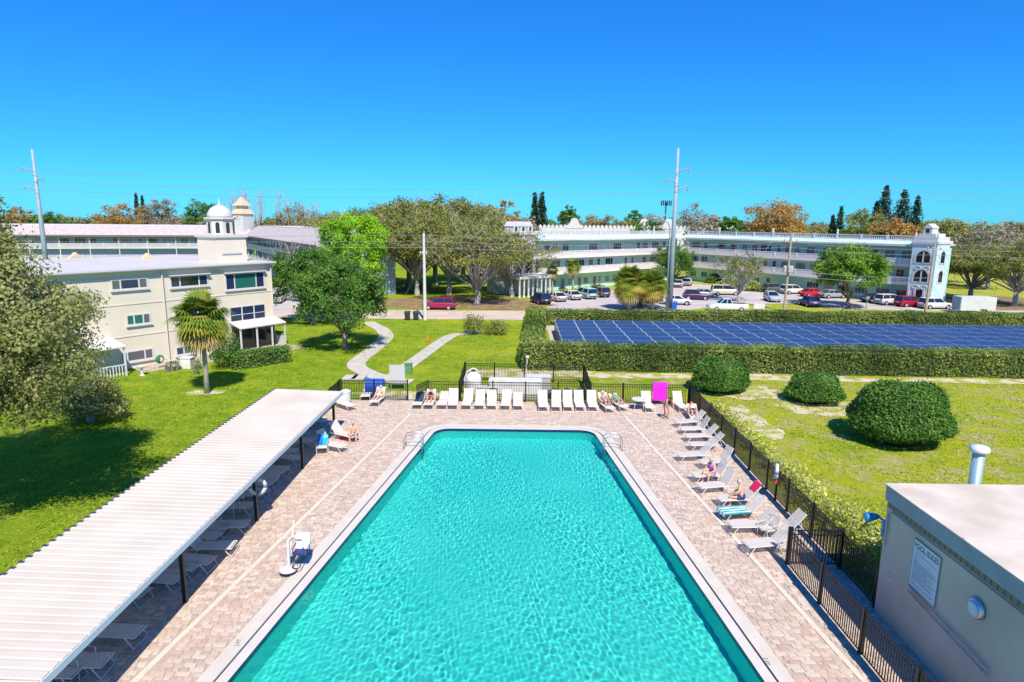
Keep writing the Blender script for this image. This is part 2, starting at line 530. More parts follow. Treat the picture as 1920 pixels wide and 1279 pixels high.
# ---------------------------------------------------------------- paved deck
def paver_material(name, attr):
    m, t, b = nodes(name)
    if attr:
        at = t.nodes.new('ShaderNodeAttribute'); at.attribute_name = 'tone'; src = at.outputs['Fac']
    else:
        src = t.nodes.new('ShaderNodeObjectInfo').outputs['Random']
    rp = t.nodes.new('ShaderNodeValToRGB')
    rp.color_ramp.interpolation = 'CONSTANT'
    cols = [(0, (.55, .435, .345, 1)), (.22, (.59, .48, .385, 1)), (.42, (.52, .39, .31, 1)), (.58, (.61, .51, .415, 1)), (.82, (.46, .365, .3, 1)), (.9, (.55, .395, .32, 1))]
    rp.color_ramp.elements[0].color = cols[0][1]
    rp.color_ramp.elements[1].position, rp.color_ramp.elements[1].color = cols[1]
    for p, c in cols[2:]:
        e = rp.color_ramp.elements.new(p); e.color = c
    t.links.new(src, rp.inputs[0])
    tc = t.nodes.new('ShaderNodeTexCoord')
    n = t.nodes.new('ShaderNodeTexNoise'); n.inputs['Scale'].default_value, n.inputs['Detail'].default_value = 5, 6
    t.links.new(tc.outputs['Object'], n.inputs['Vector'])
    r2 = t.nodes.new('ShaderNodeValToRGB')
    r2.color_ramp.elements[0].position, r2.color_ramp.elements[1].position = .3, .7
    r2.color_ramp.elements[0].color, r2.color_ramp.elements[1].color = (.82, .82, .82, 1), (1.12, 1.12, 1.12, 1)
    t.links.new(n.outputs['Fac'], r2.inputs[0])
    x = t.nodes.new('ShaderNodeMixRGB'); x.blend_type = 'MULTIPLY'; x.inputs[0].default_value = 1
    t.links.new(rp.outputs[0], x.inputs[1]); t.links.new(r2.outputs[0], x.inputs[2])
    t.links.new(x.outputs[0], b.inputs['Base Color'])
    b.inputs['Roughness'].default_value = .85
    return m
pav1, pav2 = paver_material('pavers', True), paver_material('loose_pavers', False)
deck = MB()
mid = len(OUT) // 2
deck.sheet([(DX0, DY0), (OUT[0].x, DY0)] + [(p.x, p.y) for p in OUT[:mid]] + [(OUT[mid].x, DY1), (DX0, DY1)], .006)
deck.sheet([(DX1, DY1), (OUT[mid].x, DY1)] + [(p.x, p.y) for p in OUT[mid - 1:]] + [(OUT[-1].x, DY0), (DX1, DY0)], .006)
deck.sheet([(OUT[0].x, DY0), (OUT[-1].x, DY0), (OUT[-1].x, 4.0), (OUT[0].x, 4.0)], .0065)
deck_o = struct(deck, 'pool_deck', mk('paver_joint', (.4, .33, .28, 1), .95, (.47, .4, .34, 1), 3))
rng = np.random.default_rng(4)
PW, PD = .34, .17
rows = np.arange(7.0, DY1 - .2, PD)
P = []
for i, y in enumerate(rows):
    ws = rng.choice([.17, .26, .34, .42], 110, p=[.2, .3, .3, .2])
    e_ = DX0 + .02 + rng.uniform(0, .1) + np.concatenate([[0], np.cumsum(ws)])
    k_ = e_[1:] < DX1 - .1
    P.append(np.stack([(e_[:-1] + ws / 2)[k_], np.full(k_.sum(), y), ws[k_]], 1))
P = np.concatenate(P)
lx, rx = MID(P[:, 1]) - HW(P[:, 1]), MID(P[:, 1]) + HW(P[:, 1])
offl, offr = lx - P[:, 0], P[:, 0] - rx
keep = (offl > .55) | (offr > .55) | (P[:, 1] > 36.04 + .6)
band = ((np.abs(offl - 2.1) < .19) | (np.abs(offr - 2.35) < .19)) & (P[:, 1] < 38.5)
P = P[keep & ~band]
tone = rng.random(len(P))
vis = (((P[:, 0] > -10.7) & (P[:, 0] < -7.6)) | ((P[:, 0] > 6.6) & (P[:, 0] < 9.6))) & (P[:, 1] > 14.6)
order = np.argsort(np.where(vis, P[:, 1], 1e9))[:300]
pm = MB().box(-PW / 2 + .008, PW / 2 - .008, -PD / 2 + .007, PD / 2 - .007, .006, .03).mesh('paver', pav2)
for i in order:
    put('paver', pm, deck_o, (P[i, 0], P[i, 1], rng.uniform(-.002, .003))).scale.x = P[i, 2] / PW
rest = np.setdiff1d(np.arange(len(P)), order)
Q = P[rest]
hx, hy = PW / 2 - .008, PD / 2 - .007
c = np.array([[-1, -hy], [1, -hy], [1, hy], [-1, hy]])
c4 = np.repeat(c[None], len(Q), 0)
c4[:, :, 0] *= (Q[:, 2] / 2 - .008)[:, None]
zt = .03 + rng.uniform(-.002, .003, len(Q))
T4 = np.zeros((len(Q), 4, 3)); T4[:, :, :2] = Q[:, None, :2] + c4; T4[:, :, 2] = zt[:, None]
parts, tt = [T4], [tone[rest]]
for a, b in ((0, 1), (1, 2), (2, 3), (3, 0)):
    s4 = np.zeros((len(Q), 4, 3))
    s4[:, 0], s4[:, 1], s4[:, 2], s4[:, 3] = T4[:, a], T4[:, b], T4[:, b], T4[:, a]
    s4[:, 0, 2] = .004; s4[:, 1, 2] = .004
    parts.append(s4); tt.append(tone[rest])
tag(put('pavers', quads_mesh('pavers', np.concatenate(parts), pav1, np.concatenate(tt)), deck_o), kind='stuff')
bandm = mk('border_paver', (.7, .6, .5, 1), .85, (.64, .54, .44, 1), 3)
bm_ = MB()
for sgn, o_ in ((-1, 2.1), (1, 2.35)):
    y = 7.0
    while y < 38.4:
        x = MID(y) + sgn * (HW(y) + o_)
        bm_.cbox((x, y, .018), (.17, .33, .03), sgn * .121)
        y += .345
tag(bm_.build('border_course', bandm, deck_o), kind='stuff')

# ---------------------------------------------------------------- shade canopy
can = thing('shade_canopy', 'long low white corrugated metal shade roof on black posts beside the pool', 'canopy', (0, 0, 0))
CX0, CX1, CY0, CY1, CZ = -13.85, -9.98, 11.75, 35.1, 2.4
roofm = mk('roof_white', (.65, .59, .5, 1), .6, (.53, .475, .395, 1), .5, .03, 3, detail=9, coord='World', lo=.38, hi=.8)
zl, zr = CZ + .1, CZ
n = int((CY1 - CY0) / .305)
pw = (CY1 - CY0) / n
prof = [(0, 0), (.025, 0), (.05, .022), (pw - .05, .022), (pw - .025, 0), (pw, 0)]
prof = [(y_, z_ * .55) for y_, z_ in prof]
pan = MB()
v = [(CX0, y, zl + z) for y, z in prof] + [(CX1, y, zr + z) for y, z in prof] + [(CX0, y, zl + z - .012) for y, z in prof] + [(CX1, y, zr + z - .012) for y, z in prof]
k = len(prof)
fs = [(i, i + k, i + k + 1, i + 1) for i in range(k - 1)] + [(2 * k + i + 1, 3 * k + i + 1, 3 * k + i, 2 * k + i) for i in range(k - 1)]
fs += [(i, i + 1, 2 * k + i + 1, 2 * k + i) for i in range(k - 1)] + [(k + i + 1, k + i, 3 * k + i, 3 * k + i + 1) for i in range(k - 1)]
panm = pan.add(v, fs).mesh('roof_pan', roofm)
for i in range(n):
    put('roof_pan', panm, can, (0, CY0 + i * pw, 0))
fasc = mk('fascia_white', (.62, .64, .66, 1), .5)
MB().box(CX1 - .03, CX1 + .03, CY0, CY1, CZ - .2, CZ - .015).build('gutter', fasc, can)
MB().box(CX0 + .02, CX0 + .08, CY0, CY1, CZ - .14, CZ + .085).build('fascia', black, can)
MB().box(CX0 + .1, CX1 - .05, CY0 + .01, CY0 + .07, CZ - .18, CZ - .02).build('fascia', fasc, can)
MB().box(CX0 + .1, CX1 - .05, CY1 - .07, CY1 - .01, CZ - .18, CZ - .02).build('fascia', black, can)
gapm = MB().tube([(-.02, 0, 0), (.13, 0, 0)], .055, 8).mesh('rib_gap_shade', mk('rib_shadow_blue', (.03, .045, .09, 1), .6))  # dark blue stubs painted as the shade in the gaps between rib ends
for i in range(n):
    put('rib_gap_shade', gapm, can, (CX0 - .03, CY0 + (i + .5) * pw, zl - .005))
for y in (12.4, 18.2, 23.8, 29.35, 34.8):
    MB().box(-10.51, -10.39, y - .06, y + .06, .03, CZ - .03).build('post', black, can)
    MB().box(-13.5, -13.38, y - .06, y + .06, .03, CZ).build('post', black, can)
    MB().box(CX0 + .12, CX1 - .06, y - .05, y + .05, CZ - .16, CZ - .022).build('beam', fasc, can)

# ---------------------------------------------------------------- picket fences
postm = MB().box(-.045, .045, -.045, .045, 0, 1.46).mesh('post', black)
pickm = MB().box(-.012, .012, -.012, .012, .09, 1.42).mesh('picket', black)
def fence(p, q, label, single=False, h=1.0, step=.115, span=2.25):
    p, q = Vector((p[0], p[1], 0)), Vector((q[0], q[1], 0))
    d = q - p
    L = d.length
    t = thing('picket_fence', label, 'fence', p, math.atan2(d.y, d.x))
    n = max(1, round(L / span))
    for i in range(n + 1):
        o = put('post', postm, t, (L * i / n, 0, .02)); o.scale.z = h
    for z in (.12, 1.2, 1.37):
        MB().box(0, L, -.014, .014, z * h - .016, z * h + .016).build('rail', black, t)
    xs = [i * step for i in range(1, int(L / step)) if min((i * step) % (L / n), L / n - (i * step) % (L / n)) > .05]
    if single:
        for x in xs:
            o = put('picket', pickm, t, (x, 0, .02)); o.scale.z = h
    else:
        m_ = MB()
        for x in xs: m_.box(x - .014, x + .014, -.012, .012, .1, 1.42 * h)
        tag(m_.build('pickets', black, t), kind='stuff')
    return t
fence((9.75, 21.0), (9.95, 9.0), 'black picket fence closest to the pool, leading up to the grey pump house', True)
fence((9.82, 21.0), (11.55, 20.95), 'short black picket cross fence between the near fence and the lawn fence', True)
fence((11.62, 41.3), (11.5, 18.5), 'long black picket fence between the right-hand loungers and the lawn')
fence((-6.0, 41.6), (11.55, 41.4), 'black picket fence behind the far row of white loungers')
fence((-11.9, 41.6), (-7.4, 41.62), 'black picket fence left of the gate, behind the pink towel')
fence((-12.0, 41.5), (-12.05, 35.4), 'black picket fence running back beside the far end of the shade roof')
fence((-3.9, 41.75), (-4.0, 47.3), 'left side of the black fenced equipment yard behind the loungers')
fence((5.0, 41.75), (5.1, 47.0), 'right side of the black fenced equipment yard behind the loungers')
fence((-3.95, 47.35), (5.05, 47.05), 'back side of the black fenced equipment yard below the tall hedge')
gt = thing('pool_gate', 'black picket gate standing open in the fence at the far left', 'gate', (-6.1, 41.55, 0), R(-112))
for z in (.14, .75, 1.2, 1.4): MB().box(0, 1.25, -.015, .015, z - .018, z + .018).build('rail', black, gt)
for x in (0, 1.22): MB().box(x, x + .04, -.02, .02, .06, 1.45).build('stile', black, gt)
for i in range(1, 11): put('picket', pickm, gt, (i * .112, 0, .02))

# ---------------------------------------------------------------- pump house with the pool rules
SX, SY, SZ = 11.42, 18.35, AX(1668, 908, 11.42).z
sh = thing('pump_house', 'grey stucco pump house with flat white roof beside the near fence', 'building', (0, 0, 0))
grey = mk('grey_stucco', (.65, .55, .43, 1), .85, (.5, .42, .33, 1), .55, .25, 40, detail=10, lo=.32, hi=.72)
bluegrey = mk('fascia_blue_grey', (.27, .34, .37, 1), .5, (.22, .29, .33, 1), 2)
MB().box(SX, SX + 9.5, 5.0, SY, 0, SZ - .5).build('wall', grey, sh)
MB().box(SX - .06, SX + 9.56, 4.94, SY + .06, SZ - .5, SZ - .03).build('fascia', bluegrey, sh)
MB().box(SX - .1, SX + 9.6, 4.9, SY + .1, SZ - .03, SZ).build('roof', mk('roof_membrane', (.68, .6, .5, 1), .7, (.53, .46, .375, 1), .7, .06, 6, detail=8), sh)
for y in (8.2, 11.4, 14.9): MB().box(SX - .08, SX + 9.58, y, y + .14, SZ + .003, SZ + .012).build('roof_seam', mk('seam_tape', (.62, .56, .48, 1), .6), sh)
for x in (2.6, 6.0): MB().lathe([(.12, SZ), (.12, SZ + .3), (.16, SZ + .32), (.05, SZ + .4)], 12, (SX + x, 9.6 + x * .4, 0)).build('roof_vent', metal, sh)
vent = MB().box(SX - .055, SX - .003, 5.0, SY - .1, SZ - .66, SZ - .505).build('soffit_vent', mk('vent_mesh', (.2, .19, .13, 1), .7), sh)
dm = MB()
y = 5.1
while y < SY - .15:
    dm.box(SX - .06, SX - .04, y, y + .02, SZ - .65, SZ - .515); y += .21
dm.build('vent_divider', black, vent)
MB().tube([(SX - .05, 5.0, SZ - .74), (SX - .05, SY - .35, SZ - .74), (SX - .05, SY - .2, SZ - .85), (SX - .05, SY - .2, SZ - 1.9)], .02, 6).build('conduit', bluegrey, sh)
pipe = thing('vent_pipe', 'pale blue steel vent pipe with cap standing behind the pump house roof', 'pipe', (SX + 2.9, SY + .45, 0))
bp_ = mk('pale_blue_steel', (.3, .45, .52, 1), .35, metal=.3)
MB().lathe([(.17, 0), (.17, SZ + .9)], 14).build('flue', bp_, pipe, True)
MB().lathe([(.13, SZ + .9), (.27, SZ + .93), (.28, SZ + 1.03), (.22, SZ + 1.1), (.05, SZ + 1.14)], 16).build('cap', mk('cap_white', (.6, .65, .68, 1), .35), pipe, True)
# sign on the wall plane x = SX
sc = [AX(px, py, SX) for px, py in ((1716.6, 1011), (1766, 1046), (1753.7, 1138), (1707.5, 1096))]
y0, y1 = sum(p.y for p in (sc[1], sc[2])) / 2, sum(p.y for p in (sc[0], sc[3])) / 2
z1, z0 = (sc[0].z + sc[1].z) / 2, (sc[2].z + sc[3].z) / 2
sg = thing('rules_sign', 'tall pale pool rules board mounted on the grey pump house wall', 'sign', (SX, (y0 + y1) / 2, z0), R(-90))
w, hh = y1 - y0, z1 - z0
MB().box(-w / 2, w / 2, -.035, -.002, 0, hh).build('board', mk('sign_white', (.66, .71, .74, 1), .5), sg)
fr = MB()
for a in ((-w / 2 - .02, -w / 2, 0, hh), (w / 2, w / 2 + .02, 0, hh), (-w / 2 - .02, w / 2 + .02, hh, hh + .02), (-w / 2 - .02, w / 2 + .02, -.02, 0)):
    fr.box(a[0], a[1], -.04, -.002, a[2], a[3])
fr.build('frame', mk('sign_frame', (.3, .33, .36, 1), .4), sg)
ink = mk('sign_ink', (.03, .035, .05, 1), .6)
def curve_mesh(cu, name):
    ob = bpy.data.objects.new('letters', cu); COL.objects.link(ob)
    me = bpy.data.meshes.new_from_object(ob.evaluated_get(bpy.context.evaluated_depsgraph_get()))
    me.name = name
    bpy.data.objects.remove(ob)
    return me
def text(s, size, x, z, parent, mat, sx=1.0, name='lettering', al='CENTER'):
    cu = bpy.data.curves.new(name, 'FONT')
    cu.body, cu.size, cu.align_x, cu.align_y = s, size, al, 'CENTER'
    cu.materials.append(mat)
    o = put(name, curve_mesh(cu, name), parent, (x, -.04, z))
    o['kind'] = 'stuff'
    o.rotation_euler = (R(90), 0, 0)
    o.scale.x = sx
    return o
for cu, q, rz in MARK: put('depth_marking', curve_mesh(cu, 'depth_marking'), po, q, rz)['kind'] = 'stuff'
text('POOL RULES', .2, 0, hh * .9, sg, ink, w * .92 / 1.12)
rg = random.Random(2)
bl = MB()
bl.box(-w * .44, w * .44, -.04, -.036, hh * .842, hh * .852)
zz = hh * .8
while zz > hh * .06:
    a = -w * .44
    while a < w * .3:
        b = min(a + rg.uniform(.05, .3) * w, w * .44)
        bl.box(a, b, -.039, -.036, zz, zz + hh * .008); a = b + .03
        if rg.random() < .15: break
    zz -= hh * (.024 if zz < hh * .62 else .04)
bl.build('printed_lines', mk('sign_ink_soft', (.25, .3, .36, 1), .6), sg)
ex = thing('exit_sign', 'small white exit plate on the pump house wall near its far corner', 'sign', AX(1669.7, 1082, SX), R(-90))
MB().box(-.16, .16, -.02, -.002, -.1, .1).build('plate', white, ex)
o = text('EXIT', .13, 0, 0, ex, ink); o.location.y = -.023
lp = thing('wall_lamp', 'round chrome bulkhead lamp on the pump house wall', 'lamp', AX(1834, 1141, SX), R(-90))
MB().tube([(0, -.002, 0), (0, -.06, 0), (0, -.12, 0)], [.27, .27, .22], 24).build('rim', metal, lp, True)
MB().tube([(0, -.12, 0), (0, -.15, 0), (0, -.175, 0)], [.2, .19, .1], 24).build('lens', mk('lamp_lens', (.6, .64, .68, 1), .15), lp, True)
a, b = AX(1708, 1097, SX), AX(1858, 1258, SX)
for dz, nm, col in ((0, 'upper', metal), (-.17, 'lower', metal)):
    r_ = thing('handrail', f'{nm} of the two long steel rails along the pump house wall', 'rail', (SX - .08, b.y, 0), 0)
    L = a.y - b.y
    MB().tube([(0, 0, b.z + dz), (0, L, a.z + dz)], .022, 8).build('rail', col, r_, True)
    for f_ in (.08, .5, .92):
        zz = b.z + dz + (a.z - b.z) * f_
        MB().tube([(0, L * f_, zz - .02), (.078, L * f_, zz - .05)], .014, 6).build('bracket', metal, r_)
flp = AX(1662, 985, SX)
fl = thing('flood_light', 'blue flood light on the far corner of the pump house', 'lamp', (SX + .05, SY - .05, flp.z))
blu = mk('blue_enamel', (.03, .25, .5, 1), .35)
MB().box(-.08, .02, .052, .16, -.45, .1).build('bracket', blu, fl)
MB().tube([(-.03, .16, .05), (-.1, .4, .12)], .04, 8).build('arm', blu, fl)
MB().tube([(-.1, .38, .1), (-.35, .42, .05), (-.45, .43, .02)], [.08, .15, .16], 14).build('lamp_head', blu, fl, True)
# ---------------------------------------------------------------- vegetation
def leaf_quads(rg, C3, size, up=.6, out=None, asp=.55, jit=1.0):
    n = len(C3)
    N = rg.normal(size=(n, 3)) * jit
    N[:, 2] += up
    if out is not None: N += out
    N /= np.linalg.norm(N, axis=1)[:, None] + 1e-9
    T = rg.normal(size=(n, 3))
    T -= N * (T * N).sum(1)[:, None]
    T /= np.linalg.norm(T, axis=1)[:, None] + 1e-9
    B = np.cross(N, T)
    s = size * rg.uniform(.6, 1.35, n)[:, None]
    V = np.zeros((n, 4, 3))
    V[:, 0] = C3 + T * s * .5; V[:, 2] = C3 - T * s * .5
    V[:, 1] = C3 + B * s * .5 * asp - T * s * .06; V[:, 3] = C3 - B * s * .5 * asp - T * s * .06
    return V
def crown(rg, radii, zc, clumps, per, cr, leaf, shell=.45, low=-.75, up=.6, lump=.22, squash=.65, asp=.6):
    """leaf quads in clumps spread through an uneven crown; returns quads, tones, clump centres"""
    D = rg.normal(size=(clumps * 2, 3)); D /= np.linalg.norm(D, axis=1)[:, None]
    D = D[D[:, 2] > low][:clumps]
    ph = rg.uniform(0, 6.28, 6)
    q = 1 + lump * (np.sin(3 * D[:, 0] + ph[0]) + np.sin(4 * D[:, 1] + ph[1]) + np.sin(5 * D[:, 2] + ph[2]) + .7 * np.sin(7 * D[:, 0] * D[:, 1] + ph[3])) / 2
    fr_ = rg.uniform(shell ** 3, 1, len(D)) ** (1 / 3)
    Cc = D * np.array(radii) * (q * fr_)[:, None]
    Cc[:, 2] += zc
    Vs, Ts = [], []
    for i in range(len(Cc)):
        k = max(4, int(per * rg.uniform(.5, 1.4)))
        dq = rg.normal(size=(k, 3)); dq /= np.linalg.norm(dq, axis=1)[:, None]
        pts = dq * (rg.random(k) ** .42)[:, None] * np.array([cr, cr, cr * squash]) * rg.uniform(.7, 1.2) * (1 + .18 * np.sin(dq[:, :1] * 6 + i) + .18 * np.sin(dq[:, 1:2] * 7 + 2 * i)) + Cc[i]
        rel = pts - Cc[i]
        rel /= np.linalg.norm(rel, axis=1)[:, None] + 1e-6
        Vs.append(leaf_quads(rg, pts, leaf, up, D[i] * .5 + rel * 1.1, asp, .75))
        Ts.append(np.clip(rg.normal(rg.uniform(.15, .85), .14, k), 0, 1))
    return np.concatenate(Vs), np.concatenate(Ts), Cc
def limbs(rg, mb, targets, base, fork, r0, n, bend=.25, nside=6):
    base, fork = Vector(base), Vector(fork)
    lean = Vector((rg.uniform(-.1, .1), rg.uniform(-.1, .1), 0)) * (fork.z - base.z)
    mb.tube([base + Vector((0, 0, -.1)), base + Vector((0, 0, .25)), base.lerp(fork, .5) + lean, fork], [r0 * 1.5, r0 * 1.08, r0 * .9, r0 * .8], 10)
    idx = rg.choice(len(targets), min(n, len(targets)), replace=False)
    for i in idx:
        t_ = Vector(targets[i])
        st = base.lerp(fork, rg.uniform(.72, 1.0))
        m1 = st.lerp(t_, .4) + Vector((rg.normal(), rg.normal(), abs(rg.normal()))) * bend * (t_ - st).length * .35
        r1 = r0 * rg.uniform(.28, .5)
        mb.tube([st, st.lerp(m1, .55), m1, m1.lerp(t_, .55) + Vector((0, 0, .1)), t_], [r1, r1 * .8, r1 * .6, r1 * .38, r1 * .12], nside)
def tree_meshes(seed, radii, zc, clumps, per, cr, leaf, lm, bm=None, fork=None, r0=.3, nl=10, twigs=0, off=0.0, **kw):
    rg = np.random.default_rng(seed)
    V, T, Cc = crown(rg, radii, zc, clumps, per, cr, leaf, **kw)
    V[..., 0] += off; Cc[:, 0] += off
    mb = MB()
    fz = fork if fork is not None else max(1.2, zc - radii[2] * .7)
    limbs(rg, mb, Cc, (0, 0, 0), (0, 0, fz), r0, nl)
    for _ in range(twigs):
        a = Vector(Cc[rg.integers(len(Cc))]); b = a + Vector(rg.normal(size=3)) * cr * 1.2
        mb.tube([a.lerp(Vector((0, 0, fz)), .3), a.lerp(b, .4), b], [.05, .03, .012], 4)
    return quads_mesh('crown', V, lm, T), mb.mesh('trunk', bm or bark, True)
def tree(name, label, ms, loc, rz=0.0, sc_=1.0, group=None, cat='tree'):
    t = thing(name, label, cat, (loc[0], loc[1], 0), rz, group)
    put('crown', ms[0], t); put('trunk', ms[1], t)
    t.scale = sc_ if hasattr(sc_, '__len__') else (sc_,) * 3
    return t
L_olive = leafmat('olive_leaves', (.14, .18, .03, 1), (.4, .37, .12, 1), (.25, .275, .06, 1))
L_oak = leafmat('oak_leaves', (.12, .16, .035, 1), (.48, .45, .2, 1), (.26, .29, .08, 1), .4)
L_green = leafmat('green_leaves', (0.0465, 0.132, 0.0186, 1), (0.186, 0.341, 0.0465, 1), (0.0853, 0.202, 0.0279, 1))
L_lime = leafmat('lime_leaves', (0.155, 0.372, 0.0155, 1), (0.465, 0.744, 0.031, 1), (0.264, 0.527, 0.0186, 1), .45)
L_orange = leafmat('rust_leaves', (.3, .17, .04, 1), (.55, .35, .1, 1), (.42, .25, .06, 1))
L_brown = leafmat('brown_leaves', (.2, .16, .06, 1), (.4, .33, .16, 1), (.3, .25, .1, 1))
L_dark = leafmat('conifer_leaves', (0.0186, 0.0543, 0.0279, 1), (0.062, 0.116, 0.0543, 1))
L_hedge = leafmat('hedge_leaves', (0.0775, 0.147, 0.0186, 1), (0.341, 0.419, 0.093, 1), (0.155, 0.256, 0.031, 1))
L_shrub = leafmat('shrub_leaves', (.06, .17, .02, 1), (.2, .36, .06, 1), (.1, .24, .035, 1))
L_yel = leafmat('variegated_leaves', (0.248, 0.341, 0.0465, 1), (0.75, 0.75, 0.31, 1), (0.558, 0.589, 0.109, 1))
L_palm = leafmat('palm_leaves', (.14, .25, .03, 1), (.55, .42, .08, 1), (.3, .36, .05, 1))
L_dead = leafmat('dead_fronds', (.32, .22, .12, 1), (.55, .4, .18, 1))
L_grey = leafmat('grey_twigs', (.24, .23, .15, 1), (.42, .4, .3, 1))

# --- rough grass tufts over the two lawns
L_tuft = leafmat('grass_blades', (.17, .34, .012, 1), (.55, .56, .06, 1), (.31, .46, .025, 1), .35)
def tufts(x0, x1, y0, y1, dens, seed, dry):
    rg = np.random.default_rng(seed)
    n_ = int((x1 - x0) * (y1 - y0) * dens)
    p = np.stack([rg.uniform(x0, x1, n_), rg.uniform(y0, y1, n_), np.full(n_, .03)], 1)
    f_ = np.sin(p[:, 0] * .9 + 2 * np.sin(p[:, 1] * .5)) + np.sin(p[:, 1] * 1.1 + 1.5 * np.sin(p[:, 0] * .7)) + rg.normal(size=n_) * .8
    k_ = f_ > -.6
    p, f_ = p[k_], f_[k_]
    V = leaf_quads(rg, p, .11, .9, None, .7, .7)
    V[..., 2] = np.maximum(V[..., 2], .006)
    tag(put('grass', quads_mesh('grass', V, L_tuft, np.clip(.35 + dry + .12 * f_ + rg.normal(size=len(p)) * .2, 0, 1))), 'short rough grass of the lawn', 'grass', kind='stuff')
tufts(-34, -14.5, 17, 62, 42, 1, -.12)
tufts(-14, -1, 53, 76, 30, 2, .1)
tufts(12.2, 42, 18.8, 48.5, 40, 3, .2)
# --- big oak at the left edge
q = (-24.6, 23.6)
ms = tree_meshes(11, (5.3, 5.4, 4.9), 7.6, 165, 900, 1.3, .15, L_oak, bark_grey, 3.0, .4, 26, twigs=0, off=2.7, shell=.5, low=-.8, up=.35, squash=.75, lump=.32)
tree('oak_tree', 'large olive brown oak tree leaning into the left edge beside the lawn', ms, q, 0)
ms = tree_meshes(12, (1.9, 1.9, 1.5), 1.6, 60, 190, .7, .16, L_oak, bark_grey, 1.0, .2, 14, shell=.3, low=-.9)
tree('oak_tree', 'low drooping oak growth under the large oak at the left edge', ms, (-25.6, 36.4), 1.4)
# --- dark green pair on the lawn by the curving path
gm = tree_meshes(21, (5.2, 5.0, 3.3), 5.0, 190, 150, 1.0, .24, L_green, bark, 1.7, .32, 16, shell=.45, low=-.55, lump=.15)
q = G(648, 655); tree('broadleaf_tree', 'round dark green tree with a forked trunk beside the curving path', gm, q, 0, (.86, .86, 1))
q = G(589, 608); tree('broadleaf_tree', 'dark green tree just behind the one by the curving path', gm, q, 2.1, (.95, .95, 1.05))
# --- lime tree
lm_ = tree_meshes(31, (5.6, 5.4, 5.2), 8.6, 210, 120, 1.15, .34, L_lime, bark, 3.4, .38, 18, shell=.5, low=-.75, lump=.2)
tree('broadleaf_tree', 'vivid lime green tree behind the dark green pair', lm_, (-23.0, 88.5), 0, (.84, .84, .97))
# --- live oaks in the middle
om = tree_meshes(41, (6.6, 6.4, 4.6), 8.4, 230, 90, 1.25, .34, L_olive, bark_grey, 3.2, .42, 34, twigs=80, shell=.4, low=-.6, lump=.22)
om2 = tree_meshes(42, (6.2, 6.4, 4.8), 8.0, 170, 70, 1.3, .33, L_olive, bark_grey, 2.6, .45, 44, twigs=160, shell=.4, low=-.55, lump=.25)
oaks = [(894, 571, 1.0, 'nearest live oak with pale forked trunk right of the red car', om2), (842, 553, 1.02, 'live oak with grey trunk directly behind the red car', om), (960, 556, .85, 'thin live oak beside the white portico columns', om2)]
for i, (px, py, s_, lab, m_) in enumerate(oaks):
    tree('oak_tree', lab, m_, G(px, py), i * 1.7 + .3, s_, 'live oaks around the park lawn')
far_oaks = [(712, 118, 1.12), (765, 112, 1.2), (815, 122, 1.27), (868, 128, 1.25), (922, 132, 1.08), (655, 126, 1.08), (780, 104, 1.0)]
labs = ['olive live oak rising above the lime tree', 'olive live oak right behind the lime tree crown', 'tallest olive live oak in the middle clump', 'olive live oak just right of the tallest one in the middle clump',
        'olive live oak at the right end of the middle clump', 'olive live oak at the left end of the middle clump', 'olive live oak behind the concrete utility pole']
for i, ((px, Y, s_), lab) in enumerate(zip(far_oaks, labs)):
    tree('oak_tree', lab, om, AY(px, 420, Y), i * 2.3, s_, 'live oaks around the park lawn')
# --- round tree in the parking court, right oaks, shrubs by the mint building
rt = tree_meshes(51, (5.3, 5.0, 3.4), 5.6, 180, 110, 1.0, .32, L_lime, bark, 1.6, .3, 14, shell=.5, low=-.6, lump=.15)
rt[0].materials[0] = leafmat('mango_leaves', (.08, .2, .018, 1), (.3, .46, .045, 1), (.15, .3, .026, 1))
tree('broadleaf_tree', 'round green tree shading the parking court', rt, G(1590, 577), .6)
tree('oak_tree', 'spreading dark olive oak between the ornate tower and the white trailer', om, G(1818, 562), .9, (.95, .95, .72), 'live oaks around the park lawn')
tree('oak_tree', 'spreading dark olive oak right of the white trailer at the right edge', om, G(1902, 574), 2.6, (.9, .9, .75), 'live oaks around the park lawn')
wt = tree_meshes(61, (3.6, 3.4, 2.4), 5.4, 60, 40, .9, .26, L_olive, bark_grey, 1.6, .16, 26, twigs=60, shell=.4, low=-.5)
tree('small_tree', 'thin leafless-looking young tree in front of the mint building', wt, G(1385, 566), 0)
tree('small_tree', 'dark green spreading tree beside the inner corner of the mint building', gm, (30.3, 124), 1.0, (.72, .72, .95))
bt = tree_meshes(62, (2.6, 2.6, 2.8), 5.0, 30, 14, .9, .2, L_grey, bark_grey, 1.8, .12, 40, twigs=120, shell=.3, low=-.3)
tree('small_tree', 'bare grey twiggy tree right of the cream building', bt, G(550, 566), 0, 1.1)

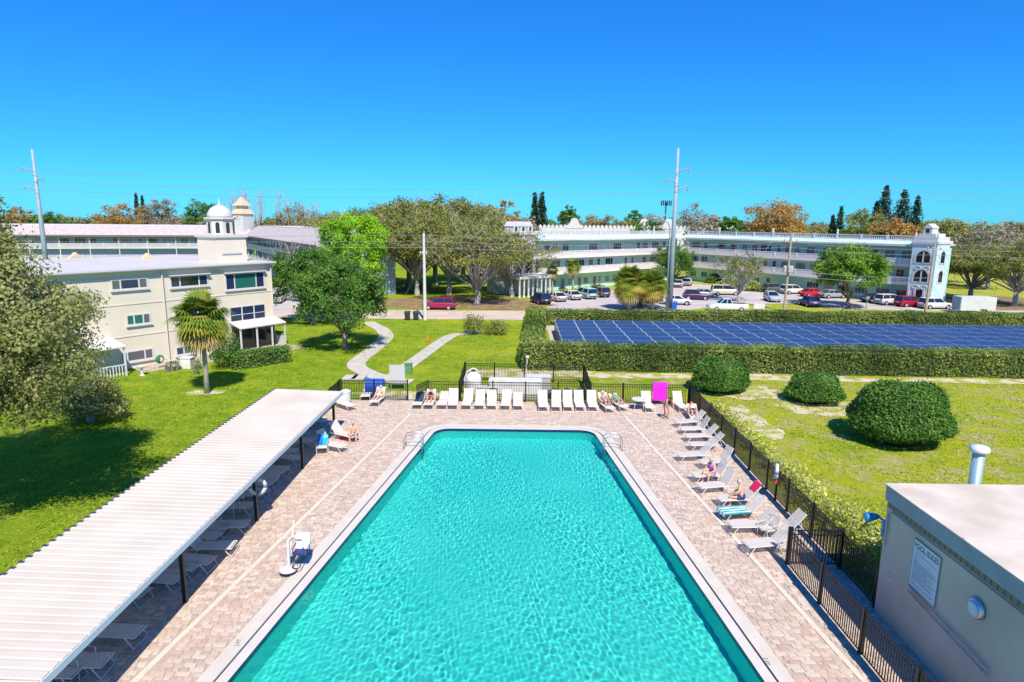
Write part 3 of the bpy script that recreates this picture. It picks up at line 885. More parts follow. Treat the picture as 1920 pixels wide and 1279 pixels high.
# --- palms
def fan_palm(seed, h, r, nf, dead, lm, scale=1.0, trunk=.2):
    rg = np.random.default_rng(seed)
    fr_v, fr_t, dd_v, dd_t = [], [], [], []
    for i in range(nf + dead):
        isd = i >= nf
        az = rg.uniform(0, 6.28)
        el = rg.uniform(-.95, 1.35) if not isd else rg.uniform(-1.35, -.7)
        L = r * rg.uniform(.75, 1.05)
        d = np.array([math.cos(az) * math.cos(el), math.sin(az) * math.cos(el), math.sin(el)])
        hub = np.array([0, 0, h]) + d * L * .45
        side = np.cross(d, [0, 0, 1.0]); side /= np.linalg.norm(side) + 1e-6
        nrm = np.cross(side, d)
        base_t = rg.uniform(0, .6) if el > -.2 else rg.uniform(.45, 1)
        for k in range(16):
            a = (k / 15 - .5) * 3.6
            dr = d * math.cos(a) + side * math.sin(a)
            ln = L * .6 * (1 - .25 * abs(a) / 1.8)
            tip = hub + dr * ln + np.array([0, 0, -.22 * L * (1 - max(0, el) * .4)]) + nrm * rg.uniform(-.04, .04)
            midp = hub + dr * ln * .5
            wv = np.cross(dr, nrm) * .034 * r
            q4 = np.array([hub, midp + wv, tip, midp - wv])
            (dd_v if isd else fr_v).append(q4)
            (dd_t if isd else fr_t).append(np.clip(base_t + rg.normal() * .1, 0, 1))
    stems = MB()
    tr_ = MB()
    tr_.tube([(0, 0, -.1), (.05, 0, h * .3), (.02, .03, h * .7), (0, 0, h)], [trunk * 1.2, trunk, trunk * .95, trunk * 1.1], 10)
    out_ = [quads_mesh('fronds', np.array(fr_v), lm, np.array(fr_t)), tr_.mesh('trunk', bark_grey, True)]
    if dead: out_.append(quads_mesh('dead_fronds', np.array(dd_v), L_dead, np.array(dd_t)))
    return out_
def palm(label, ms_, loc, rz=0.0, s_=1.0, name='palm_tree', group=None):
    t = thing(name, label, 'palm tree', (loc[0], loc[1], 0), rz, group)
    for nm, m_ in zip(('fronds', 'trunk', 'dead_fronds'), ms_): put(nm, m_, t)
    t.scale = (s_,) * 3
    return t
pm_ = fan_palm(5, 5.5, 2.35, 95, 50, L_palm, trunk=.16)
palm('fan palm with brown skirt standing on the lawn before the cream building', pm_, G(388, 738))
pc = fan_palm(6, 3.6, 2.7, 130, 60, L_palm, trunk=.28)
pg = 'shaggy fan palms clustered by the steel pole'
palm('shaggy fan palm at the left of the cluster by the tall steel pole', pc, G(1178, 581), 0, 1.1, group=pg)
palm('shaggy fan palm at the right of the cluster by the tall steel pole', pc, G(1222, 580), 2, .98, group=pg)
palm('lowest shaggy fan palm at the back of the cluster by the tall steel pole', pc, G(1200, 574), 4, .9, group=pg)
ps = fan_palm(7, 4.2, 1.6, 50, 8, L_palm, trunk=.17)
palm('small fan palm by the portico end of the mint building', ps, G(1035, 551), 0, .95)
palm('small fan palm left of the shaggy cluster, before the mint building', ps, G(1074, 549), 2, 1.12)

# --- clipped hedges: leafy shell over a solid core
def hedge(name, label, p, q, w, h, dens, leaf, lm=None, seed=0, z0=0.0, wob=.12):
    rg = np.random.default_rng(seed)
    p, q = Vector((p[0], p[1], 0)), Vector((q[0], q[1], 0))
    d = q - p; L = d.length
    t = thing(name, label, 'hedge', p, math.atan2(d.y, d.x))
    faces = [(L, w, 't'), (L, h, 'f'), (L, h, 'b'), (w, h, 'l'), (w, h, 'r')]
    Vs = []
    for a, b, kd in faces:
        n_ = int(a * b * dens)
        u, v_ = rg.uniform(0, a, n_), rg.uniform(0, b, n_)
        j = rg.normal(size=n_) * wob * .6
        z_ = np.zeros(n_)
        if kd == 't': pts, o = np.stack([u, v_ - w / 2, h + j], 1), (0, 0, 1)
        elif kd == 'f': pts, o = np.stack([u, -w / 2 + j, v_], 1), (0, -1, 0)
        elif kd == 'b': pts, o = np.stack([u, w / 2 + j, v_], 1), (0, 1, 0)
        elif kd == 'l': pts, o = np.stack([j, u - w / 2, v_], 1), (-1, 0, 0)
        else: pts, o = np.stack([L + j, u - w / 2, v_], 1), (1, 0, 0)
        bulge = wob * (np.sin(pts[:, 0] * 1.3) + np.sin(pts[:, 0] * .47 + 1) + np.sin(pts[:, 2] * 2 + pts[:, 0] * .8)) * .5
        pts += np.array(o) * bulge[:, None]
        edge = np.clip((pts[:, 2] - (h - .25)) / .25, 0, 1) * np.clip((np.abs(pts[:, 1]) - (w / 2 - .25)) / .25, 0, 1)
        pts[:, 2] -= edge * .18
        Vs.append(leaf_quads(rg, pts, leaf, .35, np.array(o) * .9))
    V = np.concatenate(Vs)
    tone_ = np.clip(.5 + .3 * np.sin(V[:, 0, 0] * .35 + 1) + .2 * np.sin(V[:, 0, 0] * 1.7) + rg.normal(size=len(V)) * .25, 0, 1)
    put('foliage', quads_mesh('foliage', V, lm or L_hedge, tone_), t)
    i = .22
    MB().box(i, L - i, -w / 2 + i, w / 2 - i, .0, h - i).build('branches', mk('hedge_core', (.03, .04, .012, 1), .95, (.06, .06, .025, 1), 6, .6, 10), t)
    return t
hedge('hedge', 'tall clipped hedge in front of the solar panels', (.6, 52.0), (62, 50.6), 1.9, 2.12, 115, .17, seed=1)
hedge('hedge', 'clipped hedge along the left end of the solar panels', (1.3, 53.0), (2.1, 75), 1.9, 2.15, 95, .18, seed=2)
hedge('hedge', 'clipped hedge behind the solar panels beside the parking court', (3.2, 75.3), (80, 77.0), 2.0, 1.75, 80, .2, seed=3)
a, b = G(432, 697), G(545, 681)
hedge('hedge', 'low dark green hedge before the porch of the cream building', (a.x - .4, a.y + .9), (b.x - .5, b.y + .9), 1.5, 1.35, 130, .16, L_shrub, seed=4, wob=.06)
def shrub(label, x, y, rx, ry, h, dens, leaf, lm, seed, z0=.0, name='shrub', group=None, low=-.8, lump=.07, solid=True):
    rg = np.random.default_rng(seed)
    t = thing(name, label, 'shrub', (x, y, 0), 0, group)
    n_ = int(dens * (rx * ry + (rx + ry) * h) * 3)
    D = rg.normal(size=(n_, 3)); D /= np.linalg.norm(D, axis=1)[:, None]
    D = D[D[:, 2] > low]
    ph = rg.uniform(0, 6, 3)
    q = 1 + lump * (np.sin(5 * D[:, 0] + ph[0]) + np.sin(6 * D[:, 1] + ph[1]) + np.sin(7 * D[:, 2] + ph[2])) + rg.normal(size=len(D)) * .03 + (rg.random(len(D)) < .03) * rg.uniform(0, .14, len(D))
    if not solid: q *= rg.uniform(.4, 1.05, len(D))
    zc_ = h * .42
    rad = np.array([rx, ry, 1.0])
    pts = D * rad * q[:, None]
    pts[:, 2] = zc_ + D[:, 2] * q * np.where(D[:, 2] > 0, h - zc_, zc_ * 1.0)
    if solid: pts[:, :2] *= (1 - .18 * np.clip(D[:, 2], 0, 1) ** 1.2)[:, None]
    V = leaf_quads(rg, pts, leaf, .3, D * .9)
    put('foliage', quads_mesh('foliage', V, lm, np.clip(.45 + .25 * np.sin(pts[:, 0] * 3) + rg.normal(size=len(V)) * .25, 0, 1)), t)
    if solid:
        prof = [(.4 * rx, .0), (.7 * rx, zc_ * .5), (.86 * rx, zc_), (.66 * rx, zc_ + (h - zc_) * .5), (.3 * rx, zc_ + (h - zc_) * .8), (.05, h * .9)]
        o = MB().lathe(prof, 16).build('branches', mk('hedge_core', (.03, .04, .012, 1)), t)
        o.scale.y = ry / rx
    else:
        mb = MB()
        for _ in range(9):
            an = rg.uniform(0, 6.28)
            mb.tube([(0, 0, 0), (rx * .3 * math.cos(an), ry * .3 * math.sin(an), h * .4), (rx * .6 * math.cos(an), ry * .6 * math.sin(an), h * .8)], [.03, .02, .008], 5)
        mb.build('stem', bark, t)
    return t
sg_ = 'round clipped shrubs on the right lawn'
shrub('largest dome shaped clipped shrub on the right lawn', 21.6, 34.6, 2.5, 2.4, 3.45, 330, .16, L_shrub, 1, group=sg_)
shrub('oval clipped shrub in the middle of the right lawn', 20.55, 42.6, 1.78, 1.6, 2.0, 330, .15, L_shrub, 2, group=sg_)
shrub('clipped shrub at the far corner of the pool fence', 14.75, 45.2, 1.95, 1.85, 2.5, 330, .16, L_shrub, 3, group=sg_)
vg = 'yellow variegated shrubs along the pool fence'
for i in range(15):
    y = 20.2 + i * 1.42
    rg_ = random.Random(i)
    near = ORD[i]
    s_ = rg_.uniform(.75, 1.1) * (1.15 if i < 5 else .85)
    shrub(f'loose yellow green shrub, {near} from the pump house along the lawn side of the fence', 12.75 + rg_.uniform(0, .35), y, .85 * s_, .95 * s_, 1.15 * s_, 75, .15, L_yel, 30 + i, group=vg, solid=False, lump=.15)
shrub('grey green bush at the end of the straight path, left of two', *G(888, 627).xy, 1.35, 1.3, 2.3, 90, .17, L_olive, 60, solid=False, lump=.15)
shrub('grey green bush at the end of the straight path, right of two', *G(931, 628).xy, 1.3, 1.2, 1.7, 90, .17, L_olive, 61, solid=False, lump=.15)
shrub('tall green bush behind the fan palm against the cream building', *G(425, 690).xy, 1.3, 1.2, 3.1, 120, .17, L_green, 62, solid=False)
shrub('small weedy bush beside the fence at the far end of the shade roof', -13.2, 40.6, 1.2, .7, 1.0, 60, .14, L_yel, 63, solid=False)
for i, (px, py, lm2, w_, lab) in enumerate(((1302, 515, L_yel, 1.8, 'yellow bush at the inner corner of the mint building'), (1322, 517, L_lime, 1.9, 'lime bush beside the yellow one at the inner corner of the mint building'), (1340, 525, L_shrub, 2.0, 'dark bush before the mint building, right of the inner corner'),
        (1368, 535, L_yel, 2.2, 'bright yellow bush before the mint building'), (1412, 540, L_yel, 1.8, 'pale yellow bush behind the thin young tree'), (1440, 542, L_shrub, 1.6, 'low green bush along the mint building behind parked cars'),
        (1095, 546, L_lime, 1.5, 'low lime bush in the bed before the mint building'), (1120, 540, L_shrub, 1.3, 'low dark bush in the bed before the mint building'), (1060, 550, L_yel, 1.3, 'low yellow bush in the bed before the mint building'), (1690, 563, L_shrub, 1.3, 'small clipped bush left of the ornate tower'))):
    p = G(px, py + 6)
    shrub(lab, p.x, p.y, w_, w_ * .8, w_ * .95, 40, .26, lm2, 70 + i, lump=.12)

# --- background belt: a far wood that reads as one mass, with single trees standing out of it
protos = []
for i, (lm2, rr) in enumerate(((L_olive, (5, 5, 4.2)), (L_brown, (5, 5, 4)), (L_green, (4.6, 4.6, 4.4)), (L_grey, (4.6, 4.6, 4.2)), (L_orange, (5, 5, 4)))):
    rg = np.random.default_rng(200 + i)
    V, T, Cc = crown(rg, rr, 7.6, 60, 24, 1.3, .7, shell=.6, low=-.15, lump=.2)
    protos.append((lm2, V, T))
rg = np.random.default_rng(77)
acc = {i: ([], []) for i in range(5)}
for i in range(250):
    Y = 165 + 230 * rg.random() ** 1.3
    X = rg.uniform(-1.05, 1.05) * Y
    if X < -20 and Y < 190: Y += 40
    k = rg.choice(5, p=[.3, .3, .12, .18, .1])
    s_ = rg.uniform(.85, 1.2) * (1 if X < 150 else .95)
    an = rg.uniform(0, 6.28)
    ca, sa = math.cos(an), math.sin(an)
    V = protos[k][1] * np.array([s_ * 1.15, s_ * 1.15, s_])
    V = np.stack([V[..., 0] * ca - V[..., 1] * sa + X, V[..., 0] * sa + V[..., 1] * ca + Y, V[..., 2]], -1)
    acc[k][0].append(V); acc[k][1].append(protos[k][2])
nm_ = ['olive', 'brown', 'green', 'grey', 'rust']
for k, (Vv, Tv) in acc.items():
    tag(put('far_wood', quads_mesh('far_wood', np.concatenate(Vv), protos[k][0], np.concatenate(Tv))), f'{nm_[k]} crowns of the distant wood along the horizon', 'wood', kind='stuff')
def bgtree(label, px, ptop, Y, wpx, lm2, seed, name='broadleaf_tree', hz=None, dens=1.0, twigs=0):
    top = AY(px, ptop, Y)
    r_ = wpx / 2 / F * Y
    h_ = top.z
    rz_ = min(h_ * .42, r_ * 1.2)
    m_ = tree_meshes(seed, (r_, r_, rz_), h_ - rz_, int(130 * dens), 60, r_ * .22, .48, lm2, bark_grey if twigs else bark, None, .35, 14, twigs=twigs, shell=.5, low=-.6)
    return tree(name, label, m_, top, 0, 1, None)
bgtree('rust orange round tree behind the right wing of the mint building', 1462, 390, 150, 125, L_orange, 301, dens=2.6)
bgtree('tawny round tree left of the ornate tower', 1685, 408, 128, 92, L_orange, 302, dens=2.0)
bgtree('deep green tree behind the mint building roof, left of the rust tree', 1375, 408, 150, 50, L_green, 303)
bgtree('dark domed green tree on the horizon behind the mint building', 1066, 388, 230, 34, L_green, 304)
bgtree('second domed green tree on the horizon behind the mint building', 1188, 400, 240, 40, L_green, 305)
bgtree('orange tree at the far left edge behind the shingled roof', 22, 393, 185, 62, L_orange, 306)
bgtree('rust tree behind the shingled roof, left of the dome', 228, 385, 190, 95, L_orange, 307)
bgtree('grey green tree behind the shingled roof next to the rust tree', 295, 382, 195, 80, L_grey, 308, twigs=60)
bgtree('dark green tree just left of the white dome', 385, 374, 200, 70, L_green, 309)
bgtree('deep green tree at the far left behind the shingled roof', 80, 398, 180, 60, L_green, 310)
bgtree('brown haze of twigs behind the clock tower', 560, 386, 190, 110, L_brown, 311, twigs=80)
bgtree('yellowish orange tree at the right of the middle oaks', 945, 388, 150, 70, L_orange, 312)
bgtree('olive tree behind the ornate tower', 1790, 405, 140, 110, L_olive, 313, dens=1.4)
bgtree('grey bare-branched tree at the right edge', 1868, 420, 125, 130, L_grey, 314, twigs=160, dens=.8)
bgtree('brown tree behind the mint building, left part of its roof', 1120, 398, 190, 80, L_brown, 315)
bgtree('grey twiggy tree behind the tall steel pole', 1300, 392, 180, 90, L_grey, 316, twigs=100, dens=.8)
bgtree('olive green tree far right on the horizon', 1620, 393, 190, 80, L_olive, 317)
def bare(label, px, ptop, Y, seed):
    rg = np.random.default_rng(seed)
    top = AY(px, ptop, Y)
    mb = MB()
    h_ = top.z
    mb.tube([(0, 0, 0), (0, 0, h_ * .45)], [.35, .25], 7)
    for i in range(16):
        an = rg.uniform(0, 6.28); s_ = rg.uniform(.35, 1)
        a = Vector((0, 0, h_ * rg.uniform(.3, .5)))
        e = Vector((math.cos(an) * 4 * s_, math.sin(an) * 4 * s_, h_ * rg.uniform(.75, 1.0)))
        m1 = a.lerp(e, .5) + Vector((math.cos(an), math.sin(an), 0)) * .7
        mb.tube([a, m1, e], [.16, .1, .04], 5)
        for _ in range(3):
            f_ = rg.uniform(.4, .9); b = m1.lerp(e, f_)
            mb.tube([b, b + Vector((rg.normal() * .8, rg.normal() * .8, abs(rg.normal()) * 1.6 + .5))], [.05, .02], 4)
    t = thing('bare_tree', label, 'tree', (top.x, top.y, 0), 0, 'bare pale trees by the clock tower')
    mb.build('trunk', mk('pale_bark', (.4, .36, .36, 1), .9), t)
for i, (px, pt, lab) in enumerate(((441, 356, 'bare pale tree just left of the clock tower'), (476, 352, 'bare pale tree just right of the clock tower'), (528, 358, 'widest bare pale tree right of the clock tower'), (580, 372, 'bare pale tree nearest the middle oaks'))):
    bare(lab, px, pt, 190, 400 + i)
def norfolk(label, px, ptop, Y, wpx, seed):
    rg = np.random.default_rng(seed)
    top = AY(px, ptop, Y); h_ = top.z; r_ = wpx / 2 / F * Y
    Vs = []
    z = h_ * .25
    while z < h_:
        f_ = 1 - (z - h_ * .25) / (h_ * .75)
        rad = r_ * 1.5 * (f_ ** .8) + .25
        k = int(10 + 26 * f_)
        for a in np.linspace(0, 6.28, 8)[:-1] + rg.uniform(0, 1):
            if rg.random() < .12: continue
            s_ = rg.uniform(.15, 1, k) * rad * rg.uniform(.75, 1.1)
            pts = np.stack([np.cos(a) * s_, np.sin(a) * s_, z + rg.normal(size=k) * .22 + s_ * .12], 1) + rg.normal(size=(k, 3)) * .2
            Vs.append(leaf_quads(rg, pts, .7, .3))
        z += .75
    V = np.concatenate(Vs)
    t = thing('conifer_tree', label, 'tree', (top.x, top.y, 0))
    put('crown', quads_mesh('crown', V, L_dark, rg.random(len(V))), t)
    MB().tube([(0, 0, 0), (0, 0, h_ * .97)], [.35, .05], 7).build('trunk', bark, t)
for i, (px, pt, Y, w_, lab) in enumerate(((1663, 347, 210, 34, 'tallest pointed conifer behind the right wing of the mint building'), (1645, 378, 212, 26, 'short conifer at the foot of the tallest pointed one'), (1697, 358, 215, 46, 'broad dark conifer left of the ornate tower'), (1722, 368, 216, 26, 'narrow conifer right beside the broad dark one'),
        (1578, 389, 230, 15, 'small slim conifer alone left of the tall conifers'), (1563, 402, 232, 14, 'smallest slim conifer, left of its slim neighbour'), (1003, 364, 190, 16, 'narrower of the two conifers left of the mint building roof'), (1016, 362, 190, 24, 'broader of the two conifers left of the mint building roof'),
        (254, 363, 300, 10, 'tiny far conifer left of the pair behind the shingled roof'), (266, 368, 300, 9, 'tiny far conifer right of the pair behind the shingled roof'))):
    norfolk(lab, px, pt, Y, w_, 500 + i)
# ---------------------------------------------------------------- windows shared by the buildings
framem = mk('window_frame_white', (.62, .62, .62, 1), .5)
def win_meshes(w, h, cols, rows=1, bar=.07):
    fr_ = MB()
    fr_.box(-w / 2, w / 2, -.05, .0, 0, bar); fr_.box(-w / 2, w / 2, -.05, .0, h - bar, h)
    xs = [-w / 2]
    tot = sum(cols)
    for c_ in cols: xs.append(xs[-1] + w * c_ / tot)
    for i, x in enumerate(xs):
        a = -w / 2 if i == 0 else x - bar / 2; b = a + bar if i < len(xs) - 1 else w / 2
        if i == len(xs) - 1: a = w / 2 - bar
        fr_.box(a, b, -.05, .0, bar, h - bar)
    panes = []
    for i in range(len(cols)):
        a, b = xs[i] + (bar if i == 0 else bar / 2), xs[i + 1] - (bar if i == len(cols) - 1 else bar / 2)
        for k in range(rows):
            z0_, z1_ = bar + (h - 2 * bar) * k / rows, bar + (h - 2 * bar) * (k + 1) / rows
            if k: fr_.box(a, b, -.05, 0, z0_ - .025, z0_ + .025)
            panes.append((a, b, z0_ + (.025 if k else 0), z1_ - (.025 if k < rows - 1 else 0)))
    return fr_, panes
glasses = [darkglass, mk('blue_glass', (.02, .035, .09, 1), .08, spec=.9), mk('grey_glass', (.12, .12, .14, 1), .2, spec=.8), mk('green_glass', (.02, .14, .12, 1), .1, spec=.9), mk('curtained_glass', (.3, .3, .29, 1), .25, (.18, .18, .19, 1), 6, spec=.8)]
WM = {}
def window(parent, kind, mtx_loc, rz, gl=0, name='window'):
    key = (kind, gl)
    if key not in WM:
        w, h, cols, rows = kind
        f_, ps_ = win_meshes(w, h, cols, rows)
        pb = MB()
        for a, b, c_, d in ps_: pb.box(a, b, -.03, -.012, c_, d)
        WM[key] = (f_.mesh('window', framem), pb.mesh('pane', glasses[gl]))
    o = put(name, WM[key][0], parent, mtx_loc, rz)
    put('pane', WM[key][1], o)
    return o
doorm = {}
def door(parent, loc, rz, mat):
    if mat.name not in doorm:
        doorm[mat.name] = (MB().box(-.48, .48, -.05, 0, 0, 2.1).mesh('door', framem), MB().box(-.4, .4, -.07, -.052, .02, 2.03).mesh('door_leaf', mat))
    o = put('door', doorm[mat.name][0], parent, loc, rz)
    put('door_leaf', doorm[mat.name][1], o)

# ---------------------------------------------------------------- gallery apartment wings
KINDS = [((2.2, 1.25, (1, 1, 1), 1), 0), ((1.9, 1.2, (1, 2, 1), 1), 0), ((.8, 1.2, (1,), 2), 1), ((1.2, 1.15, (1, 1), 2), 0), ((2.3, 1.2, (1, 1, 1, 1), 1), 1), ((1.6, 1.25, (1, 1), 1), 3)]
def wing(t, A, B, floors, eave, wallm, bandm_, trimm, seed, roof='balustrade', posts=0, depth=11.0, roofmat=None, only=None):
    A, B = Vector((A[0], A[1], 0)), Vector((B[0], B[1], 0))
    d = B - A; L = d.length; an = math.atan2(d.y, d.x)
    bd = 1.7
    def bl(mb, name, mat, **k): return mb.build(name, mat, t, loc=A, rz=an)
    M_ = Matrix.Translation(A) @ Matrix.Rotation(an, 4, 'Z')
    bl(MB().box(0, L, bd, depth, 0, eave), 'wall', wallm)
    for f_ in floors:
        bl(MB().box(0, L, .0, bd, f_ - .28, f_), 'gallery_floor', bandm_)
        r_ = MB().box(0, L, -.1, .0, f_ - .3, f_ + .12)
        r_.box(0, L, -.11, .01, f_ + .86, f_ + .97)
        x = 0.0
        while x < L:
            r_.box(x, x + .25, -.13, .03, f_ + .12, f_ + 1.02); x += 4.5
        rail = bl(r_, 'balcony_rail', bandm_)
        b_ = MB(); x = .1
        while x < L: b_.box(x, x + .15, -.08, -.02, f_ + .12, f_ + .86); x += .215
        o = b_.build('balusters', bandm_, rail); o['kind'] = 'stuff'
    if posts:
        x = .2
        while x < L:
            bl(MB().box(x, x + .18, -.06, .06, floors[0] if only else 0, eave), 'post', trimm); x += posts
    rg = random.Random(seed)
    for f_ in [0.0] + list(floors):
        if only and f_ < only: continue
        x = 1.4
        while x < L - 1.6:
            if rg.random() < .28:
                p = M_ @ Vector((x, bd - .003, f_)); door(t, p, an, rg.choice([wallm, framem, glasses[2]])); x += rg.uniform(1.6, 2.4)
            else:
                k, gl = rg.choice(KINDS); gl = rg.choice([gl, gl, 2, 4])
                p = M_ @ Vector((x + k[0] / 2 - .6, bd - .003, f_ + .85)); window(t, k, p, an, gl); x += k[0] + rg.uniform(.7, 1.6)
    if roof == 'balustrade':
        bl(MB().box(-.3, L + .3, -.5, depth + .4, eave, eave + .28), 'eave', trimm)
        ap = MB().add([(-.3, -.5, eave + .28), (L + .3, -.5, eave + .28), (L + .3, .9, eave + .8), (-.3, .9, eave + .8)], [(0, 1, 2, 3)])
        bl(ap, 'roof_apron', roofmat)
        bl(MB().box(-.1, L + .1, .9, depth, eave + .28, eave + .8), 'roof', trimm)
        r_ = MB().box(0, L, .92, 1.05, eave + .8, eave + .92)
        r_.box(0, L, .9, 1.08, eave + 1.5, eave + 1.62)
        x = 0.0
        while x < L:
            r_.box(x, x + .3, .86, 1.12, eave + .8, eave + 1.7); x += 4.2
        rail = bl(r_, 'roof_balustrade', trimm)
        b_ = MB(); x = .2
        while x < L: b_.box(x, x + .15, .95, 1.03, eave + .92, eave + 1.5); x += .34
        o = b_.build('balusters', trimm, rail); o['kind'] = 'stuff'
        x = 8.4
        while x < L - 4:
            bl(MB().lathe([(.16, 0), (.2, .12), (.1, .22), (.19, .45), (.05, .8)], 10, (x + .15, 1.0, eave + 1.7)), 'urn', trimm); x += 12.6
    else:
        h_ = 2.3
        sl_ = MB().add([(-.6, -.9, eave), (L + .6, -.9, eave), (L + .6, 2.6, eave + h_), (-.6, 2.6, eave + h_), (-.6, -.9, eave - .15), (L + .6, -.9, eave - .15), (L + .6, 2.6, eave - .15), (-.6, 2.6, eave - .15)],
                       [(0, 1, 2, 3), (4, 5, 1, 0), (7, 6, 5, 4), (0, 3, 7, 4), (1, 5, 6, 2)])
        ro = bl(sl_, 'roof', roofmat)
        MB().box(-.6, L + .6, -.95, -.87, eave - .22, eave + .06).build('fascia', mk('dark_red_fascia', (.22, .1, .1, 1), .6), ro)
        bl(MB().box(-.6, L + .6, 2.6, depth, eave + h_ - .3, eave + h_ + .12), 'flat_roof', trimm)
    return A, an, L
mint = mk('mint_wall', (.46, .73, .63, 1), .8, (.42, .69, .6, 1), .4)
mintroof = mk('mint_apron', (.5, .68, .68, 1), .6)
pinkwhite = mk('blush_white', (.74, .69, .65, 1), .6)
blueshade = mk('tower_blue', (.5, .66, .74, 1), .7)
mb_ = thing('apartment_building', 'three storey mint green gallery building with white balustrades and bent wings', 'building', (0, 0, 0))
CA, CB, CC = (3.4, 109.0), (35.5, 138.0), (60.4, 98.0)
FL, EV = (3.3, 6.15), 8.95
wing(mb_, CA, CB, FL, EV, mint, pinkwhite, white, 3, roofmat=mintroof)
wing(mb_, CB, CC, FL, EV, mint, pinkwhite, white, 5, roofmat=mintroof)
# ornate end tower on the right wing
A = Vector((CC[0], CC[1], 0)); d = (Vector((CC[0], CC[1], 0)) - Vector((CB[0], CB[1], 0))).normalized(); an = math.atan2(d.y, d.x)
def bt_(mb, name, mat, parent=mb_, **k): return mb.build(name, mat, parent, loc=A, rz=an, **k)
TL, TD = 3.5, 2.6
bt_(MB().box(0, TL, -1.0, TD, 0, EV + .5), 'tower', blueshade)
bt_(MB().box(-.15, TL + .15, -1.15, TD + .15, EV + .5, EV + .85), 'cornice', white)
bt_(MB().box(.1, TL - .1, -.95, TD - .05, EV + .85, EV + 1.5), 'parapet', white)
bt_(MB().box(.6, TL - .6, -.85, TD - .5, EV + 1.5, EV + 2.0), 'parapet_step', white)
cu_ = MB().box(1.15, 2.35, -.75, 1.0, EV + 2.0, EV + 2.8)
cu_.extr([(1.05, -.8, EV + 2.8), (2.45, -.8, EV + 2.8), (1.75, -.8, EV + 3.45)], (0, 1.9, 0))
bt_(cu_, 'bell_gable', white)
bt_(MB().box(1.5, 2.0, -.78, -.752, EV + 2.1, EV + 2.65), 'bell_opening', darkglass)
for x in (.2, TL - .2):
    bt_(MB().lathe([(.13, EV + 1.5), (.16, EV + 1.7), (.05, EV + 2.3)], 8, (x, -.8, 0)), 'finial', white)
def arch(w, h, n=10):
    return [(-w / 2, 0), (w / 2, 0)] + [(w / 2 * math.cos(math.pi * k / n), h - w / 2 + w / 2 * math.sin(math.pi * k / n)) for k in range(n + 1)]
def arch_at(x, y, z, w, h, nm, mat, th, side=None):
    if side is None: pts = [(x + a, y, z + b) for a, b in arch(w, h)]; dv = (0, th, 0)
    else: pts = [(y, x + a, z + b) for a, b in arch(w, h)]; dv = (th, 0, 0)
    return bt_(MB().extr(pts, dv), nm, mat)
for f_ in FL:
    arch_at(1.75, -1.0, f_ + .35, 2.6, 2.2, 'arch_surround', white, -.06)
    arch_at(1.75, -1.062, f_ + .55, 1.9, 1.7, 'arch_opening', darkglass, -.02)
    bt_(MB().box(1.66, 1.84, -1.13, -1.085, f_ + .55, f_ + 2.1), 'mullion', white)
    arch_at(.8, TL, f_ + .3, 1.7, 2.2, 'arch_surround', white, .06, 1)
    arch_at(.8, TL + .062, f_ + .5, 1.1, 1.7, 'arch_opening', darkglass, .02, 1)
    for k in range(2):
        x = 1.15 + k * 1.2
        bt_(MB().tube([(x + .45 * math.cos(a * .5236), -1.04, f_ - .3 + .27 * math.sin(a * .5236)) for a in range(13)], .06, 5), 'scroll_panel', white)
for x in (.05, 1.0, 2.25, TL - .32):
    bt_(MB().box(x, x + .26, -1.1, -1.01, .05, 2.9), 'pilaster', white)
bt_(MB().box(1.3, 2.2, -1.04, -1.01, .05, 2.6), 'entrance', darkglass)
# portico block on the left end
dl_ = (Vector(CB) - Vector(CA)).normalized(); an2 = math.atan2(dl_.y, dl_.x); A2 = Vector((CA[0], CA[1], 0))
def bp2(mb, name, mat, **k): return mb.build(name, mat, mb_, loc=A2, rz=an2, **k)
bp2(MB().box(-5.5, -.02, .6, 7, 0, EV + 1.0), 'end_block', white)
bp2(MB().box(-5.7, .1, .4, 7.2, EV + 1.0, EV + 1.5), 'cornice', white)
for k in range(3):
    x = -4.8 + k * 1.6
    g_ = MB().box(x, x + 1.2, 1.0, 3.2, EV + 1.5, EV + 2.4)
    g_.extr([(x - .1, .95, EV + 2.4), (x + 1.3, .95, EV + 2.4), (x + .6, .95, EV + 3.2)], (0, 2.4, 0))
    bp2(g_, 'bell_gable', white)
    bp2(MB().box(x + .35, x + .85, .94, .99, EV + 1.65, EV + 2.3), 'bell_opening', darkglass)
for f_ in FL:
    for x in (-4.0, -1.6):
        bp2(MB().extr([(x + a, .6, f_ + .3 + b) for a, b in arch(1.6, 2.1)], (0, -.05, 0)), 'arch_opening', darkglass)
por = bp2(MB().box(-7.2, .1, -3.4, .6, 3.0, 3.45), 'portico_roof', white)
for i in range(8):
    x = -7.0 + i * .98
    MB().lathe([(.24, 0), (.24, .15), (.16, .25), (.14, 2.7), (.22, 2.85), (.22, 3.0)], 10, (x, -3.1, 0)).build('column', white, por)
    if i % 2 == 0: MB().lathe([(.24, 0), (.24, .15), (.16, .25), (.14, 2.7), (.22, 2.85), (.22, 3.0)], 10, (x, -1.2, 0)).build('column', white, por)
